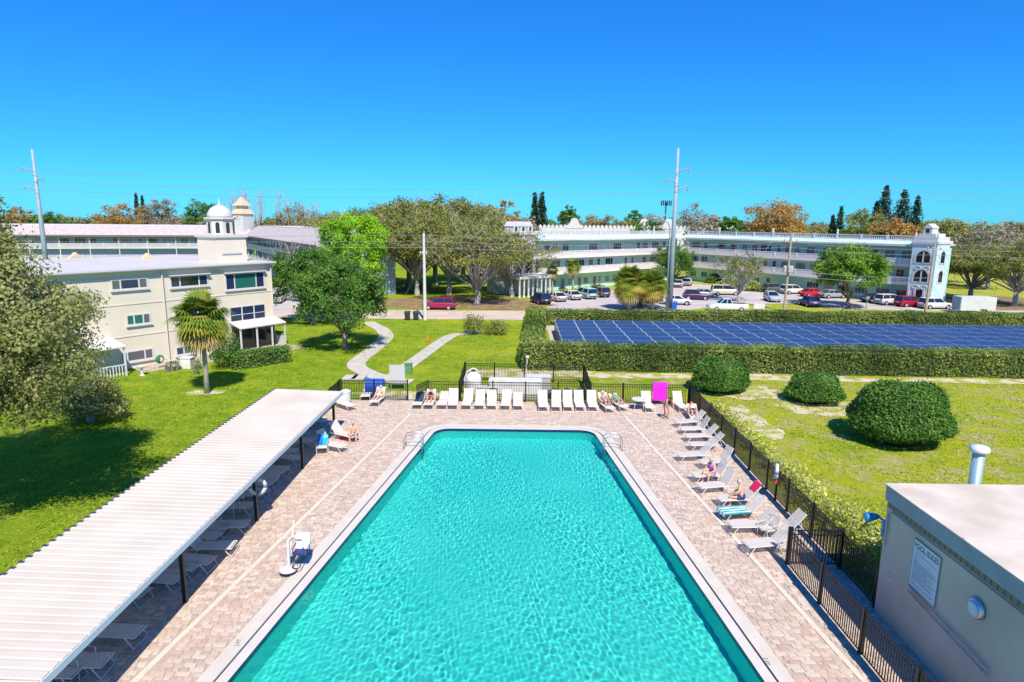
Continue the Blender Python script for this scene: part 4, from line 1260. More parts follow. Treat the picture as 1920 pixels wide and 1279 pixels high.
# white ornate building behind it
ob = thing('far_building', 'white low building with scalloped parapet and shaped gables behind the mint building', 'building', AY(1010, 425, 172).xy.to_3d(), 0)
ob.location.z = 0
MB().box(0, 62, 0, 14, 0, 10.6).build('wall', white, ob)
m_ = MB()
for i in range(56):
    m_.extr([(i * 1.1, 0, 10.6), (i * 1.1 + .9, 0, 10.6), (i * 1.1 + .9, 0, 11.1), (i * 1.1 + .45, 0, 11.6), (i * 1.1, 0, 11.1)], (0, .4, 0))
tag(m_.build('merlons', white, ob), kind='stuff')
for x in (9.5, 28, 34.5, 50):
    MB().extr([(x + a, -.1, 10.6 + b) for a, b in [(-2.4, 0), (2.4, 0), (2.2, .8), (1.5, 1.0)] + [(1.1 * math.cos(math.pi * k / 8), 1.6 + 1.1 * math.sin(math.pi * k / 8)) for k in range(9)] + [(-1.5, 1.0), (-2.2, .8)]], (0, .5, 0)).build('gable', white, ob)

# ---------------------------------------------------------------- long shingled building behind, with clock tower
shingle = mk('mauve_shingles', (.4, .34, .34, 1), .9, (.52, .46, .45, 1), 1.6, .4, 5, detail=8, stretch=(1, 1, 3))
bluewall = mk('blue_grey_wall', (.4, .48, .58, 1), .8, (.36, .44, .54, 1), .5)
bb = thing('apartment_building', 'long blue grey gallery building under mauve shingle roofs with a clock tower', 'building', (0, 0, 0))
wing(bb, (-122, 140), (-66, 156), (2.75, 5.4), 8.2, bluewall, white, white, 8, 'mansard', 6.0, 12, shingle, only=5)
wing(bb, (-66, 156), (-30.5, 99), (2.75, 5.4), 8.2, bluewall, white, white, 9, 'mansard', 6.0, 12, shingle, only=2)
ct = AY(456, 420, 158); s_ = 158 / F
px_ = lambda dy: 12 + (412.5 - dy) * s_
tw = MB().box(-1.75, 1.75, -1.75, 1.75, 6, px_(402)).build('clock_tower', white, bb, loc=(ct.x, ct.y, 0), rz=-.35)
tan = mk('tan_tile_roof', (.6, .45, .3, 1), .8)
MB().lathe([(2.9, px_(402)), (1.7, px_(393))], 4, ph=R(45)).build('skirt_roof', tan, tw)
MB().box(-1.0, 1.0, -1.0, 1.0, px_(394), px_(387)).build('lantern', white, tw)
MB().lathe([(2.2, px_(387)), (.1, px_(371))], 4, ph=R(45)).build('spire_roof', tan, tw)
ck = MB().tube([(0, -1.752, px_(408)), (0, -1.82, px_(408))], .62, 20).build('clock_face', mk('clock_face', (.62, .5, .5, 1), .5), tw)
MB().bar((0, -1.84, px_(408)), (0, -1.84, px_(408) + .45), .06).bar((0, -1.85, px_(408)), (.3, -1.85, px_(408) + .1), .06).build('clock_hand', black, tw)

# ---------------------------------------------------------------- cream building with domed belfry
EZ = 7.85
ga, gb = G(200, 511.4, EZ), G(508, 494.5, EZ)
FA, FB = Vector((ga.x, ga.y, 0)), Vector((gb.x, gb.y, 0))
fd = (FB - FA).normalized(); fan = math.atan2(fd.y, fd.x); FLn = (FB - FA).length
fn = Vector((-fd.y, fd.x, 0))
def onf(px, py):
    dr = ray(px, py); o = Vector((0, 0, H))
    t = (FA - o).dot(fn) / dr.dot(fn)
    p = o + dr * t
    return (p - FA).dot(fd), p.z
cb = thing('apartment_building', 'cream three storey stucco building with white domed belfry on its flat roof', 'building', FA, fan)
cream = mk('cream_stucco', (.72, .65, .535, 1), .85, (.68, .61, .5, 1), .5, .1, 20, detail=7)
creamw = mk('cream_white', (.6, .57, .53, 1), .7)
roofc = mk('flat_roof_white', (.58, .55, .53, 1), .7, (.53, .5, .48, 1), .3)
DP = 17.0
MB().box(-9, FLn, 0, DP, 0, EZ).build('wall', cream, cb)
ro = MB().box(-9.3, FLn + .3, -.3, DP + .3, EZ, EZ + .22).build('roof', roofc, cb)
MB().tube([(-9.3, -.38, EZ + .1), (FLn + .3, -.38, EZ + .1)], .11, 8).build('gutter', mk('gutter_grey', (.4, .42, .42, 1), .5), cb)
MB().box(-9.0, FLn + .02, -.06, -.002, EZ - .55, EZ - .47).build('string_course', cream, cb)
MB().box(-9.0, FLn + .02, -.04, -.002, 2.62, 2.7).build('string_course', cream, cb)
MB().box(-9.0, FLn + .02, -.04, -.002, 5.2, 5.28).build('string_course', cream, cb)
s0, _ = onf(306, 560)
MB().tube([(s0, -.12, EZ), (s0, -.12, .2), (s0, -.3, .08)], .07, 6).build('downspout', creamw, cb)
MB().tube([(FLn - .15, -.12, EZ), (FLn - .15, -.12, 2.6)], .07, 6).build('downspout', creamw, cb)
def cwin(x0, x1, y0, y1, cols, rows, gls, sill=True):
    a, b = onf(x0, (y0 + y1) / 2), onf(x1, (y0 + y1) / 2)
    xm = (x0 + x1) / 2
    zt_, zb_ = onf(xm, y0)[1], onf(xm, y1)[1]
    w, h = b[0] - a[0], zt_ - zb_
    f_, ps_ = win_meshes(w, h, cols, rows, .11)
    o = f_.build('window', framem, cb, loc=((a[0] + b[0]) / 2, -.004, zb_))
    for i, (p, q, c_, d) in enumerate(ps_):
        MB().box(p, q, -.03, -.012, c_, d).build('pane', glasses[gls[(i // rows) % len(gls)]], o)
    MB().box(-w / 2 - .08, w / 2 + .08, -.16, -.0, -.09, -.01).build('sill', creamw, o)
    if not sill: MB().box(-w / 2 - .1, w / 2 + .1, -.35, .0, h + .02, h + .1).build('hood', creamw, o)
cwin(207, 277, 522, 543, (1, 2, 1), 1, (2, 1, 2))
cwin(318, 390, 516, 538, (1, 2, 1), 1, (1, 0, 1), False)
cwin(421.5, 495.6, 511, 542, (1, 2.4, 1), 1, (1, 3, 1), False)
cwin(236, 282.6, 588, 609, (1, 1.2, 1), 1, (3, 3, 2))
cwin(326, 392, 578, 601, (1, 1, 1), 1, (1, 1, 1))
cwin(430, 498, 572, 604, (1, 1, 1), 2, (1, 1, 1))
cwin(225, 288, 656, 677, (1, 2.6, 1.3), 1, (2, 2, 2))
cwin(329, 364, 648, 665, (1, 1.3), 1, (1, 3))
# screened porch at the right
a, _ = onf(432, 640); b = FLn + .1
pr = MB().add([(a, -1.7, 2.3), (b, -1.7, 2.3), (b, 0, 2.75), (a, 0, 2.75), (a, -1.7, 2.2), (b, -1.7, 2.2), (b, 0, 2.65), (a, 0, 2.65)], MB.BOXF).build('porch_roof', creamw, cb)
for x in (a + .05, a + (b - a) * .35, a + (b - a) * .68, b - .15): MB().box(x, x + .12, -1.6, -1.48, 0, 2.2).build('porch_post', white, cb)
MB().box(a + .2, b - .2, -.05, -.01, .1, 2.2).build('porch_glazing', darkglass, cb)
MB().box(b - .1, b - .06, -1.5, -.1, .0, .9).build('porch_panel', white, cb)
# small entry porch at the left
a = onf(196, 690)[0]
MB().add([(a - 1.8, -2.4, 2.35), (a + .7, -2.4, 2.35), (a + .7, 0, 2.8), (a - 1.8, 0, 2.8), (a - 1.8, -2.4, 2.25), (a + .7, -2.4, 2.25), (a + .7, 0, 2.7), (a - 1.8, 0, 2.7)], MB.BOXF).build('entry_roof', creamw, cb)
for x in (a - 1.7, a + .5): MB().box(x, x + .12, -2.3, -2.18, 0, 2.25).build('entry_post', white, cb)
er = MB().box(a - 1.58, a + .5, -2.27, -2.22, .85, .95).build('entry_rail', white, cb)
for k in range(9): MB().box(a - 1.5 + k * .22, a - 1.42 + k * .22, -2.26, -2.23, .05, .85).build('baluster', white, er)
# belfry
bc = (12.0, 3.6)
blk = MB().box(bc[0] - 1.55, bc[0] + 1.55, bc[1] - 1.55, bc[1] + 1.55, EZ + .22, 10.35).build('belfry_base', cream, cb)
MB().box(bc[0] - 1.7, bc[0] + 1.7, bc[1] - 1.7, bc[1] + 1.7, 10.35, 10.6).build('cornice', creamw, blk)
MB().box(bc[0] - 1.0, bc[0] + 1.0, bc[1] - 1.6, bc[1] - 1.553, 8.75, 8.85).build('slot', mk('slot_blue', (.25, .3, .4, 1), .7), blk)
dr_ = MB().lathe([(1.25, 10.6), (1.25, 12.0)], 8, (bc[0], bc[1], 0), R(22.5)).build('belfry', creamw, cb)
MB().lathe([(1.24, 12.0), (1.45, 12.05), (1.45, 12.19), (1.1, 12.21)], 8, (bc[0], bc[1], 0), R(22.5)).build('cornice', creamw, dr_)
dome = MB().lathe([(1.14 * math.cos(a_), 12.21 + 1.14 * math.sin(a_)) for a_ in [k * R(90) / 10 for k in range(10)]] + [(.1, 13.35), (.08, 13.5), (.03, 13.9)], 24, (bc[0], bc[1], 0)).build('dome', white, cb, True)
for k in range(8):
    a_ = k * R(45)
    rr = 1.25 * math.cos(R(22.5))
    nrm = Vector((math.cos(a_), math.sin(a_), 0)); tg = Vector((-math.sin(a_), math.cos(a_), 0))
    pts = [Vector((bc[0], bc[1], 10.75)) + nrm * (rr + .004) + tg * p + Vector((0, 0, q)) for p, q in arch(.36, 1.0)]
    MB().extr(pts, nrm * .012).build('belfry_opening', darkglass, dr_)
for px in (142, 278):
    q = onf(px, 465)
    tri = AY(px, 468, FA.y + 14)
    l_ = Vector(((tri - FA).dot(fd), (tri - FA).dot(fn), 0))
    MB().extr([(l_.x - .6, l_.y, EZ + .22), (l_.x + .6, l_.y, EZ + .22), (l_.x, l_.y, EZ + .8)], (0, .6, 0)).build('roof_vent_gable', mk('tan_gable', (.66, .52, .33, 1), .7), cb)

# ---------------------------------------------------------------- solar rows
def solar_mat():
    m, t, b = nodes('solar_cells')
    tc = t.nodes.new('ShaderNodeTexCoord')
    br = t.nodes.new('ShaderNodeTexBrick')
    br.offset = 0
    br.inputs['Color1'].default_value, br.inputs['Color2'].default_value, br.inputs['Mortar'].default_value = (.01, .036, .12, 1), (.013, .044, .145, 1), (.06, .11, .22, 1)
    br.inputs['Scale'].default_value, br.inputs['Mortar Size'].default_value = 1, .012
    br.inputs['Brick Width'].default_value, br.inputs['Row Height'].default_value = .17, .17
    t.links.new(tc.outputs['Object'], br.inputs['Vector'])
    t.links.new(br.outputs[0], b.inputs['Base Color'])
    b.inputs['Roughness'].default_value = .45
    b.inputs['Specular IOR Level'].default_value = .3
    return m
solm = solar_mat()
PWd, PDp, NCOL = 2.1, 2.25, 26
fm = MB().box(0, PWd, 0, PDp, -.05, 0)
fmesh = fm.mesh('panel', mk('panel_frame', (.5, .53, .57, 1), .4))
cells = MB().box(.04, PWd - .04, .1, PDp - .1, .002, .012).mesh('cells', solm)
y0 = 55.5
for r_ in range(6):
    t = thing('solar_row', f'{ORD[r_]} row of blue solar panels counted from the front hedge', 'solar panels', (4.1, y0 + r_ * 2.38, 0), R(-.9), 'rows of solar panels between the hedges')
    for c_ in range(NCOL):
        o = put('panel', fmesh, t, (c_ * (PWd + .03), 0, 1.35)); o.rotation_euler = (R(1.5), 0, 0)
        put('cells', cells, o)
    rk = MB()
    for c_ in range(0, NCOL + 1, 2):
        for yy in (.3, 1.9): rk.box(c_ * 2.13 - .03, c_ * 2.13 + .03, yy, yy + .06, .03, 1.32)
    rk.build('rack', metal, t)

# ---------------------------------------------------------------- poles and wires
steelblue = mk('weathered_steel', (.32, .4, .44, 1), .5, (.26, .34, .38, 1), .8)
def steel_pole(label, x, y, h, arms):
    t = thing('transmission_pole', label, 'utility pole', (x, y, 0))
    MB().tube([(0, 0, 0), (0, 0, h * .5), (0, 0, h)], [.43, .31, .17], 12).build('shaft', steelblue, t, True)
    for z, s_ in arms:
        MB().tube([(0, 0, z - .5), (s_ * .6, -.3, z - .15), (s_ * 1.5, -.5, z + .1)], [.12, .09, .06], 7).build('arm', steelblue, t)
        MB().lathe([(.07, z - .5), (.11, z - .35), (.07, z - .2), (.11, z - .05), (.05, z + .05)], 8, (s_ * 1.5, -.5, 0)).build('insulator', mk('insulator_grey', (.3, .3, .33, 1), .4), t)
q = G(1255, 580); h1 = AY(1267, 278, q.y).z
PA = (q.x, q.y); z3 = [AY(1262, y, q.y).z for y in (317, 337, 351)]
steel_pole('tall grey steel transmission pole beside the shaggy palms', PA[0], PA[1], h1, ((z3[0], 1), (z3[1], -1), (z3[2], 1)))
q2 = AY(75, 400, 97); PB = (q2.x, 97.0); h2 = AY(62, 280, 97).z
z4 = [AY(70, y, 97).z for y in (316, 335, 350)]
steel_pole('tall grey steel transmission pole at the left edge behind the oak', PB[0], PB[1], h2, ((z4[0], -1), (z4[1], 1), (z4[2], -1)))
wirem = mk('wire', (.25, .27, .3, 1), .5)
def wire(label, p, q, sag, r=.028, name='power_line'):
    p, q = Vector(p), Vector(q)
    pts = [p.lerp(q, k / 24) - Vector((0, 0, sag * 4 * (k / 24) * (1 - k / 24))) for k in range(25)]
    MB().tube(pts, r, 5).top(name, wirem, label, 'wire')
for i, nm in enumerate(('upper', 'middle', 'lower')):
    sa, sb = (1, -1, 1)[i], (-1, 1, -1)[i]
    pa, pb = (PA[0] + sa * 1.5, PA[1] - .5, z3[i] - .45), (PB[0] + sb * 1.5, PB[1] - .5, z4[i] - .45)
    wire(f'{nm} high voltage line between the two steel poles', pb, pa, 1.0)
    wire(f'{nm} high voltage line from the right steel pole to the right edge', pa, (150, 84, z3[i] - 2.5), .6)
    wire(f'{nm} high voltage line from the left steel pole to the left edge', pb, (-170, 110, z4[i] - 1.5), .6)
q = G(797, 600); zc_ = AY(795, 437, q.y).z
cp = thing('concrete_pole', 'slim white concrete utility pole by the street near the dark bins', 'utility pole', (q.x, q.y, 0))
MB().tube([(0, 0, 0), (0, 0, zc_)], [.22, .14], 8).build('shaft', mk('pole_concrete', (.62, .62, .6, 1), .8), cp)
MB().box(-.5, .5, -.05, .05, zc_ - 2.6, zc_ - 2.5).build('bracket', metal, cp)
for x in (-.45, -.2, .3): MB().lathe([(.05, zc_ - 2.5), (.1, zc_ - 2.35), (.03, zc_ - 2.2)], 8, (x, 0, 0)).build('insulator', white, cp)
CPt = Vector((q.x, q.y, zc_))
woodm = mk('pole_wood', (.36, .28, .22, 1), .9, (.45, .36, .3, 1), 4)
wp = []
for px, py, pt, lab in ((1470, 584, 440, 'wooden utility pole with transformers in the parking court verge'), (1735, 586, 455, 'wooden utility pole in front of the ornate tower')):
    q = G(px, py); zt_ = AY(px + 6, pt, q.y).z
    t = thing('wooden_pole', lab, 'utility pole', (q.x, q.y, 0))
    MB().tube([(0, 0, 0), (.1, 0, zt_)], [.2, .13], 8).build('shaft', woodm, t)
    MB().box(-.9, 1.1, -.06, .06, zt_ - 1.0, zt_ - .88).build('crossarm', woodm, t)
    for x in (-.8, -.1, .9): MB().lathe([(.05, zt_ - .88), (.1, zt_ - .72), (.03, zt_ - .55)], 8, (x, 0, 0)).build('insulator', metal, t)
    if px == 1470:
        for x, y_ in ((-.45, -.1), (.5, -.1), (.05, -.45)):
            MB().lathe([(.22, zt_ - 5.2), (.26, zt_ - 5.1), (.26, zt_ - 4.4), (.1, zt_ - 4.25)], 12, (x, y_, 0)).build('transformer', mk('transformer_grey', (.42, .4, .42, 1), .5), t)
    wp.append(Vector((q.x, q.y, zt_)))
for i, dz in enumerate((.25, .95, 1.7)):
    nm = ('upper', 'middle', 'lower')[i]
    o = Vector((0, 0, -dz))
    wire(f'{nm} street wire from the concrete pole to the left edge', CPt + o, (-120, 84, zc_ - dz - .3), .5, .022)
    wire(f'{nm} street wire from the concrete pole to the transformer pole', CPt + o, wp[0] + o, .6, .022)
    wire(f'{nm} street wire between the two wooden poles', wp[0] + o, wp[1] + o, .3, .022)
    wire(f'{nm} street wire from the tower pole to the right edge', wp[1] + o, (130, 88, wp[1].z - dz), .4, .022)
wire('guy wire slanting down from the concrete pole', CPt - Vector((0, 0, 3)), (CPt.x - 4.5, CPt.y + 5, .1), 0, .02)
for i, dz in enumerate((4.9, 5.6)):
    wire(f'{("upper", "lower")[i]} low cable between the two wooden poles', wp[0] - Vector((0, 0, dz)), wp[1] - Vector((0, 0, dz)), .3, .03)
ant = AY(1249, 380, 260)
t = thing('cell_tower', 'small antenna mast rising above the far trees beside the steel pole', 'antenna', (ant.x, ant.y, 0))
MB().tube([(0, 0, 0), (0, 0, ant.z)], .25, 6).build('mast', black, t)
for k in range(6): MB().box(-2 + k * .75, -1.6 + k * .75, -.2, .2, ant.z - 1.2, ant.z + .8).build('antenna', black, t)
sl_p = AY(1250, 412, 89)
t = thing('street_light', 'curved arm street light mounted beside the tall steel pole', 'lamp', (21.0, 89.4, 0))
MB().tube([(0, 0, 0), (0, 0, 11.3), (-.3, 0, 12.1), (-1.0, 0, 12.5), (-1.9, 0, 12.4)], [.13, .1, .09, .08, .07], 8).build('pole', steelblue, t, True)
MB().cbox((-2.2, 0, 12.35), (.8, .3, .14)).build('lamp_head', metal, t)

# ---------------------------------------------------------------- cars
PAINT = {}
def paint(c_, nm):
    if nm not in PAINT: PAINT[nm] = mk('paint_' + nm, c_, .25, spec=.6)
    return PAINT[nm]
SPECS = {  # length, width, height, belt, cabin rear-bottom, rear-top, front-top, front-bottom (fractions from the rear), hood height
    'suv': (4.5, 1.84, 1.66, 1.02, .02, .07, .56, .72, .98), 'sedan': (4.6, 1.8, 1.44, .92, .12, .28, .57, .74, .88),
    'van': (4.9, 1.92, 1.75, 1.05, .01, .04, .62, .84, 1.0), 'hatch': (4.2, 1.74, 1.58, .98, .03, .12, .52, .66, .95), 'pickup': (5.5, 1.95, 1.8, 1.1, .42, .45, .62, .74, 1.06)}
CM = {}
def loft(st):
    mb = MB(); n = len(st[0]); v = [p for s_ in st for p in s_]
    f_ = [(i * n + k, i * n + (k + 1) % n, (i + 1) * n + (k + 1) % n, (i + 1) * n + k) for i in range(len(st) - 1) for k in range(n)]
    f_ += [tuple(range(n))[::-1], tuple((len(st) - 1) * n + k for k in range(n))]
    return mb.add(v, f_)
def car_parts(kind):
    if kind in CM: return CM[kind]
    L, w, h, belt, rb, rt_, ft, fb, hood = SPECS[kind]
    hw = w / 2
    X = lambda f_: -L / 2 + f_ * L
    def sec(x, zb, zt_, ww):
        return [(x, -ww * .88, zb), (x, ww * .88, zb), (x, ww, zb + .2), (x, ww, zt_ - .14), (x, ww * .93, zt_), (x, -ww * .93, zt_), (x, -ww, zt_ - .14), (x, -ww, zb + .2)]
    rear = belt - .02 if kind != 'pickup' else belt
    body = loft([sec(X(0), .42, rear - .2, hw * .88), sec(X(.03), .3, rear, hw * .97), sec(X(.25), .24, belt, hw), sec(X(.6), .24, belt, hw), sec(X(fb), .24, belt - .01, hw), sec(X(.88), .24, hood - .06, hw * .97), sec(X(.97), .3, hood - .18, hw * .9), sec(X(1), .4, hood - .32, hw * .8)])
    gw, tw_ = hw * .91, hw * .74
    gt_ = h - .06
    cab = MB().add([(X(rb), -gw, belt - .02), (X(fb), -gw, belt - .02), (X(fb), gw, belt - .02), (X(rb), gw, belt - .02), (X(rt_), -tw_, gt_), (X(ft), -tw_, gt_), (X(ft), tw_, gt_), (X(rt_), tw_, gt_)], MB.BOXF)
    roof_ = MB().add([(X(rt_) - .06, -tw_ - .03, gt_), (X(ft) + .05, -tw_ - .03, gt_), (X(ft) + .05, tw_ + .03, gt_), (X(rt_) - .06, tw_ + .03, gt_), (X(rt_) + .12, -tw_ * .88, h), (X(ft) - .12, -tw_ * .88, h), (X(ft) - .12, tw_ * .88, h), (X(rt_) + .12, tw_ * .88, h)], MB.BOXF)
    pil = []
    def at(fx_b, fx_t, sd): return (Vector((X(fx_b), sd * (gw + .012), belt)), Vector((X(fx_t), sd * (tw_ + .012), gt_)))
    for sd in (-1, 1):
        for f1, f2 in ((rb + .005, rt_ + .01), ((rb + fb) / 2 - .02, (rt_ + ft) / 2), (fb - .005, ft)):
            a, b = at(f1, f2, sd); pil.append(MB().bar(a, b, .07, .07))
    wh = []
    for fx in (.19, .81):
        for sd in (-1, 1): wh.append((X(fx), sd * (hw - .1), .33))
    CM[kind] = (body, cab, roof_, pil, wh, L, hw, belt, hood)
    return CM[kind]
tyre = MB().tube([(0, -.11, 0), (0, -.1, 0), (0, .1, 0), (0, .11, 0)], [.29, .33, .33, .29], 16).mesh('wheel', rubber)
rimm = MB().tube([(0, -.118, 0), (0, .118, 0)], [.2, .2], 12).mesh('rim', mk('rim_alloy', (.6, .6, .62, 1), .3, metal=.5))
archm = MB().tube([(0, -.125, 0), (0, .1, 0)], .39, 16).mesh('wheel_arch', black)
MESHC = {}
def car(label, px, py, kind, col, cn, head, name='parked_car', xy=None):
    q = G(px, py) if xy is None else Vector((xy[0], xy[1], 0))
    body, cab, roof_, pil, wh, L, hw, belt, hood = car_parts(kind)
    t = thing(name, label, 'pickup' if kind == 'pickup' else 'car', (q.x, q.y, .012), R(head), 'cars parked around the street and court')
    pm2 = paint(col, cn)
    k = (kind, cn)
    if k not in MESHC: MESHC[k] = (body.mesh('body', pm2), roof_.mesh('roof', pm2), [p.mesh('pillar', pm2) for p in pil])
    if kind not in MESHC: MESHC[kind] = cab.mesh('cabin_glass', darkglass)
    put('body', MESHC[k][0], t); put('cabin_glass', MESHC[kind], t); put('roof', MESHC[k][1], t); [put('pillar', p, t) for p in MESHC[k][2]]
    for p in wh:
        o = put('wheel', tyre, t, p); put('rim', rimm, o)
        put('wheel_arch', archm, t, (p[0], p[1] * .955, p[2] + .03))
    for sd in (-1, 1):
        MB().cbox((L / 2 - .12, sd * hw * .62, hood - .3), (.16, .36, .13)).build('headlight', glasses[2], t)
        MB().cbox((-L / 2 + .04, sd * hw * .72, belt - .22), (.1, .26, .2)).build('tail_light', mk('tail_red', (.4, .02, .02, 1), .3), t)
    MB().cbox((-L / 2 + .01, 0, .5), (.1, hw * 1.5, .16)).build('bumper', black if cn != 'white' else glasses[2], t)
    MB().cbox((-L / 2 - .0, 0, .74), (.04, .5, .14)).build('number_plate', white, t)
    if kind == 'pickup':
        X = lambda f_: -L / 2 + f_ * L
        MB().box(X(.04), X(.4), -hw * .8, hw * .8, belt - .35, belt + .004).build('bed', black, t)
    return t
Wh, Rd, Nv, Gy, Sv = (.64, .64, .64, 1), (.42, .015, .03, 1), (.01, .025, .1, 1), (.12, .12, .13, 1), (.5, .52, .55, 1)
car('crimson suv parked on the leaf litter beside the concrete pole', 824, 580, 'suv', (.3, .012, .06, 1), 'crimson', 178)
car('navy blue suv at the left end of the row by the portico', 1013, 569, 'suv', Nv, 'navy', 112)
car('white sedan next to the navy suv by the portico', 1043, 564, 'sedan', Wh, 'white', 112)
car('white sedan between its white twin and the teal van', 1071, 561, 'sedan', Wh, 'white', 112)
car('pale teal minivan in the row before the mint building', 1098, 559, 'van', (.32, .55, .55, 1), 'teal', 112)
car('dark grey suv at the right end of the row by the small palms', 1124, 556, 'suv', Gy, 'grey', 112)
car('silver sedan by the inner corner of the mint building', 1272, 538, 'sedan', Sv, 'silver', 70)
car('white sedan right of the silver one at the inner corner', 1288, 535, 'sedan', Wh, 'white', 70)
car('white sedan half hidden behind the tall steel pole', 1268, 571, 'sedan', Wh, 'white', -8)
car('dark purple rounded hatchback in the middle of the parking court', 1305, 562, 'hatch', (.06, .01, .07, 1), 'purple', -8)
car('silver sedan just behind the purple hatchback', 1322, 557, 'sedan', Sv, 'silver', -8)
car('cream minivan behind the thin young tree', 1360, 553, 'van', (.55, .52, .38, 1), 'cream', -6)
car('white pickup truck parked along the grass verge behind the hedge', 1363, 583, 'pickup', Wh, 'white', 178, 'pickup_truck')
car('silver blue hatchback facing the camera beside the transformer pole', 1447, 565, 'hatch', (.4, .48, .58, 1), 'silver_blue', -95)
car('deep blue hatchback in the shade of the round parking court tree', 1516, 574, 'hatch', (.01, .03, .25, 1), 'blue', 90)
car('dark grey suv at the left of the row along the right wing', 1452, 548, 'suv', Gy, 'grey', 15)
car('white suv behind the transformer pole', 1486, 551, 'suv', Wh, 'white', 15)
car('bright red coupe in the row along the right wing', 1523, 556, 'sedan', (.6, .015, .03, 1), 'red', 15)
car('grey sedan right of the bright red coupe', 1560, 559, 'sedan', (.3, .33, .36, 1), 'slate', 15)
car('dark navy sedan behind the trunk of the round tree', 1640, 567, 'sedan', Nv, 'navy', 15)
car('white suv left of the dark red suv near the ornate tower', 1667, 571, 'suv', Wh, 'white', 15)
car('dark red suv in front of the ornate tower', 1706, 575, 'suv', (.35, .01, .03, 1), 'dark_red', 10)
car('white suv between the wooden pole and the trailer', 1752, 579, 'suv', Wh, 'white', 5)
car('white sedan showing past the right corner of the cream building', 521, 567, 'sedan', Wh, 'white', 100)
q = G(1824, 587)
t = thing('cargo_trailer', 'white enclosed cargo trailer at the right end of the street', 'trailer', (q.x, q.y, 0), R(-3))
MB().box(-2.35, 2.35, -1, 1, .45, 2.35).build('box', white, t)
MB().box(-2.45, -2.352, -.95, .95, .5, 2.3).build('nose_shade', mk('trailer_shade_blue', (.25, .38, .6, 1), .5), t)  # bluish sheet paints the shade on the white trailer's front face
for sd in (-1, 1):
    for x in (.75,):
        o = put('wheel', tyre, t, (x, sd * 1.05, .33)); put('rim', rimm, o)
        MB().tube([(x - .45, sd * 1.06, .45), (x - .35, sd * 1.06, .72), (x + .35, sd * 1.06, .72), (x + .45, sd * 1.06, .45)], .05, 6).build('mudguard', metal, t)
MB().bar((-2.4, 0, .5), (-3.4, 0, .45), .12).build('hitch', black, t)
MB().box(-.4, 1.3, -1.005, -1.001, 1.55, 1.62).build('lettering_stripe', mk('soft_grey', (.5, .55, .6, 1), .6), t)
def bin_(label, px, py, col, s_=1.0):
    q = G(px, py)
    t = thing('wheelie_bin', label, 'bin', (q.x, q.y, 0))
    MB().add([(-.25, -.28, .08), (.25, -.28, .08), (.25, .28, .08), (-.25, .28, .08), (-.33, -.36, 1.0), (.33, -.36, 1.0), (.33, .36, 1.0), (-.33, .36, 1.0)], MB.BOXF).build('tub', col, t)
    MB().add([(-.35, -.4, 1.0), (.35, -.4, 1.0), (.35, .4, 1.0), (-.35, .4, 1.0), (-.3, -.33, 1.1), (.3, -.33, 1.1), (.3, .33, 1.1), (-.3, .33, 1.1)], MB.BOXF).build('lid', col, t)
    for sd in (-1, 1): MB().tube([(sd * .25, .3, .12), (sd * .32, .3, .12)], .12, 10).build('wheel', rubber, t)
    t.scale = (s_,) * 3
dk = mk('bin_dark', (.03, .04, .05, 1), .5)
bin_('dark wheelie bin by the street, left of two', 764, 600, dk)
bin_('dark wheelie bin by the street, right of two beside the concrete pole', 780, 600, dk)
bin_('blue bin at the foot of the tall steel pole', 1263, 582, mk('bin_blue', (.02, .1, .45, 1), .4), 1.2)
q = G(1423, 582)
t = thing('low_sign', 'low white sign board on the verge behind the pickup truck', 'sign', (q.x, q.y, 0))
MB().box(-.8, .8, -.04, .04, .25, .95).build('board', white, t)
for x in (-.7, .62): MB().box(x, x + .08, .041, .1, 0, .9).build('post', white, t)
q = G(1624, 582)
t = thing('post_box', 'post with a small grey box beside the parking court', 'post', (q.x, q.y, 0))
MB().box(-.06, .06, -.06, .06, 0, 1.5).build('post', woodm, t)
MB().lathe([(.2, 1.5), (.28, 1.6), (.28, 1.95), (.15, 2.05)], 10).build('box', mk('soft_grey', (.5, .55, .6, 1)), t)
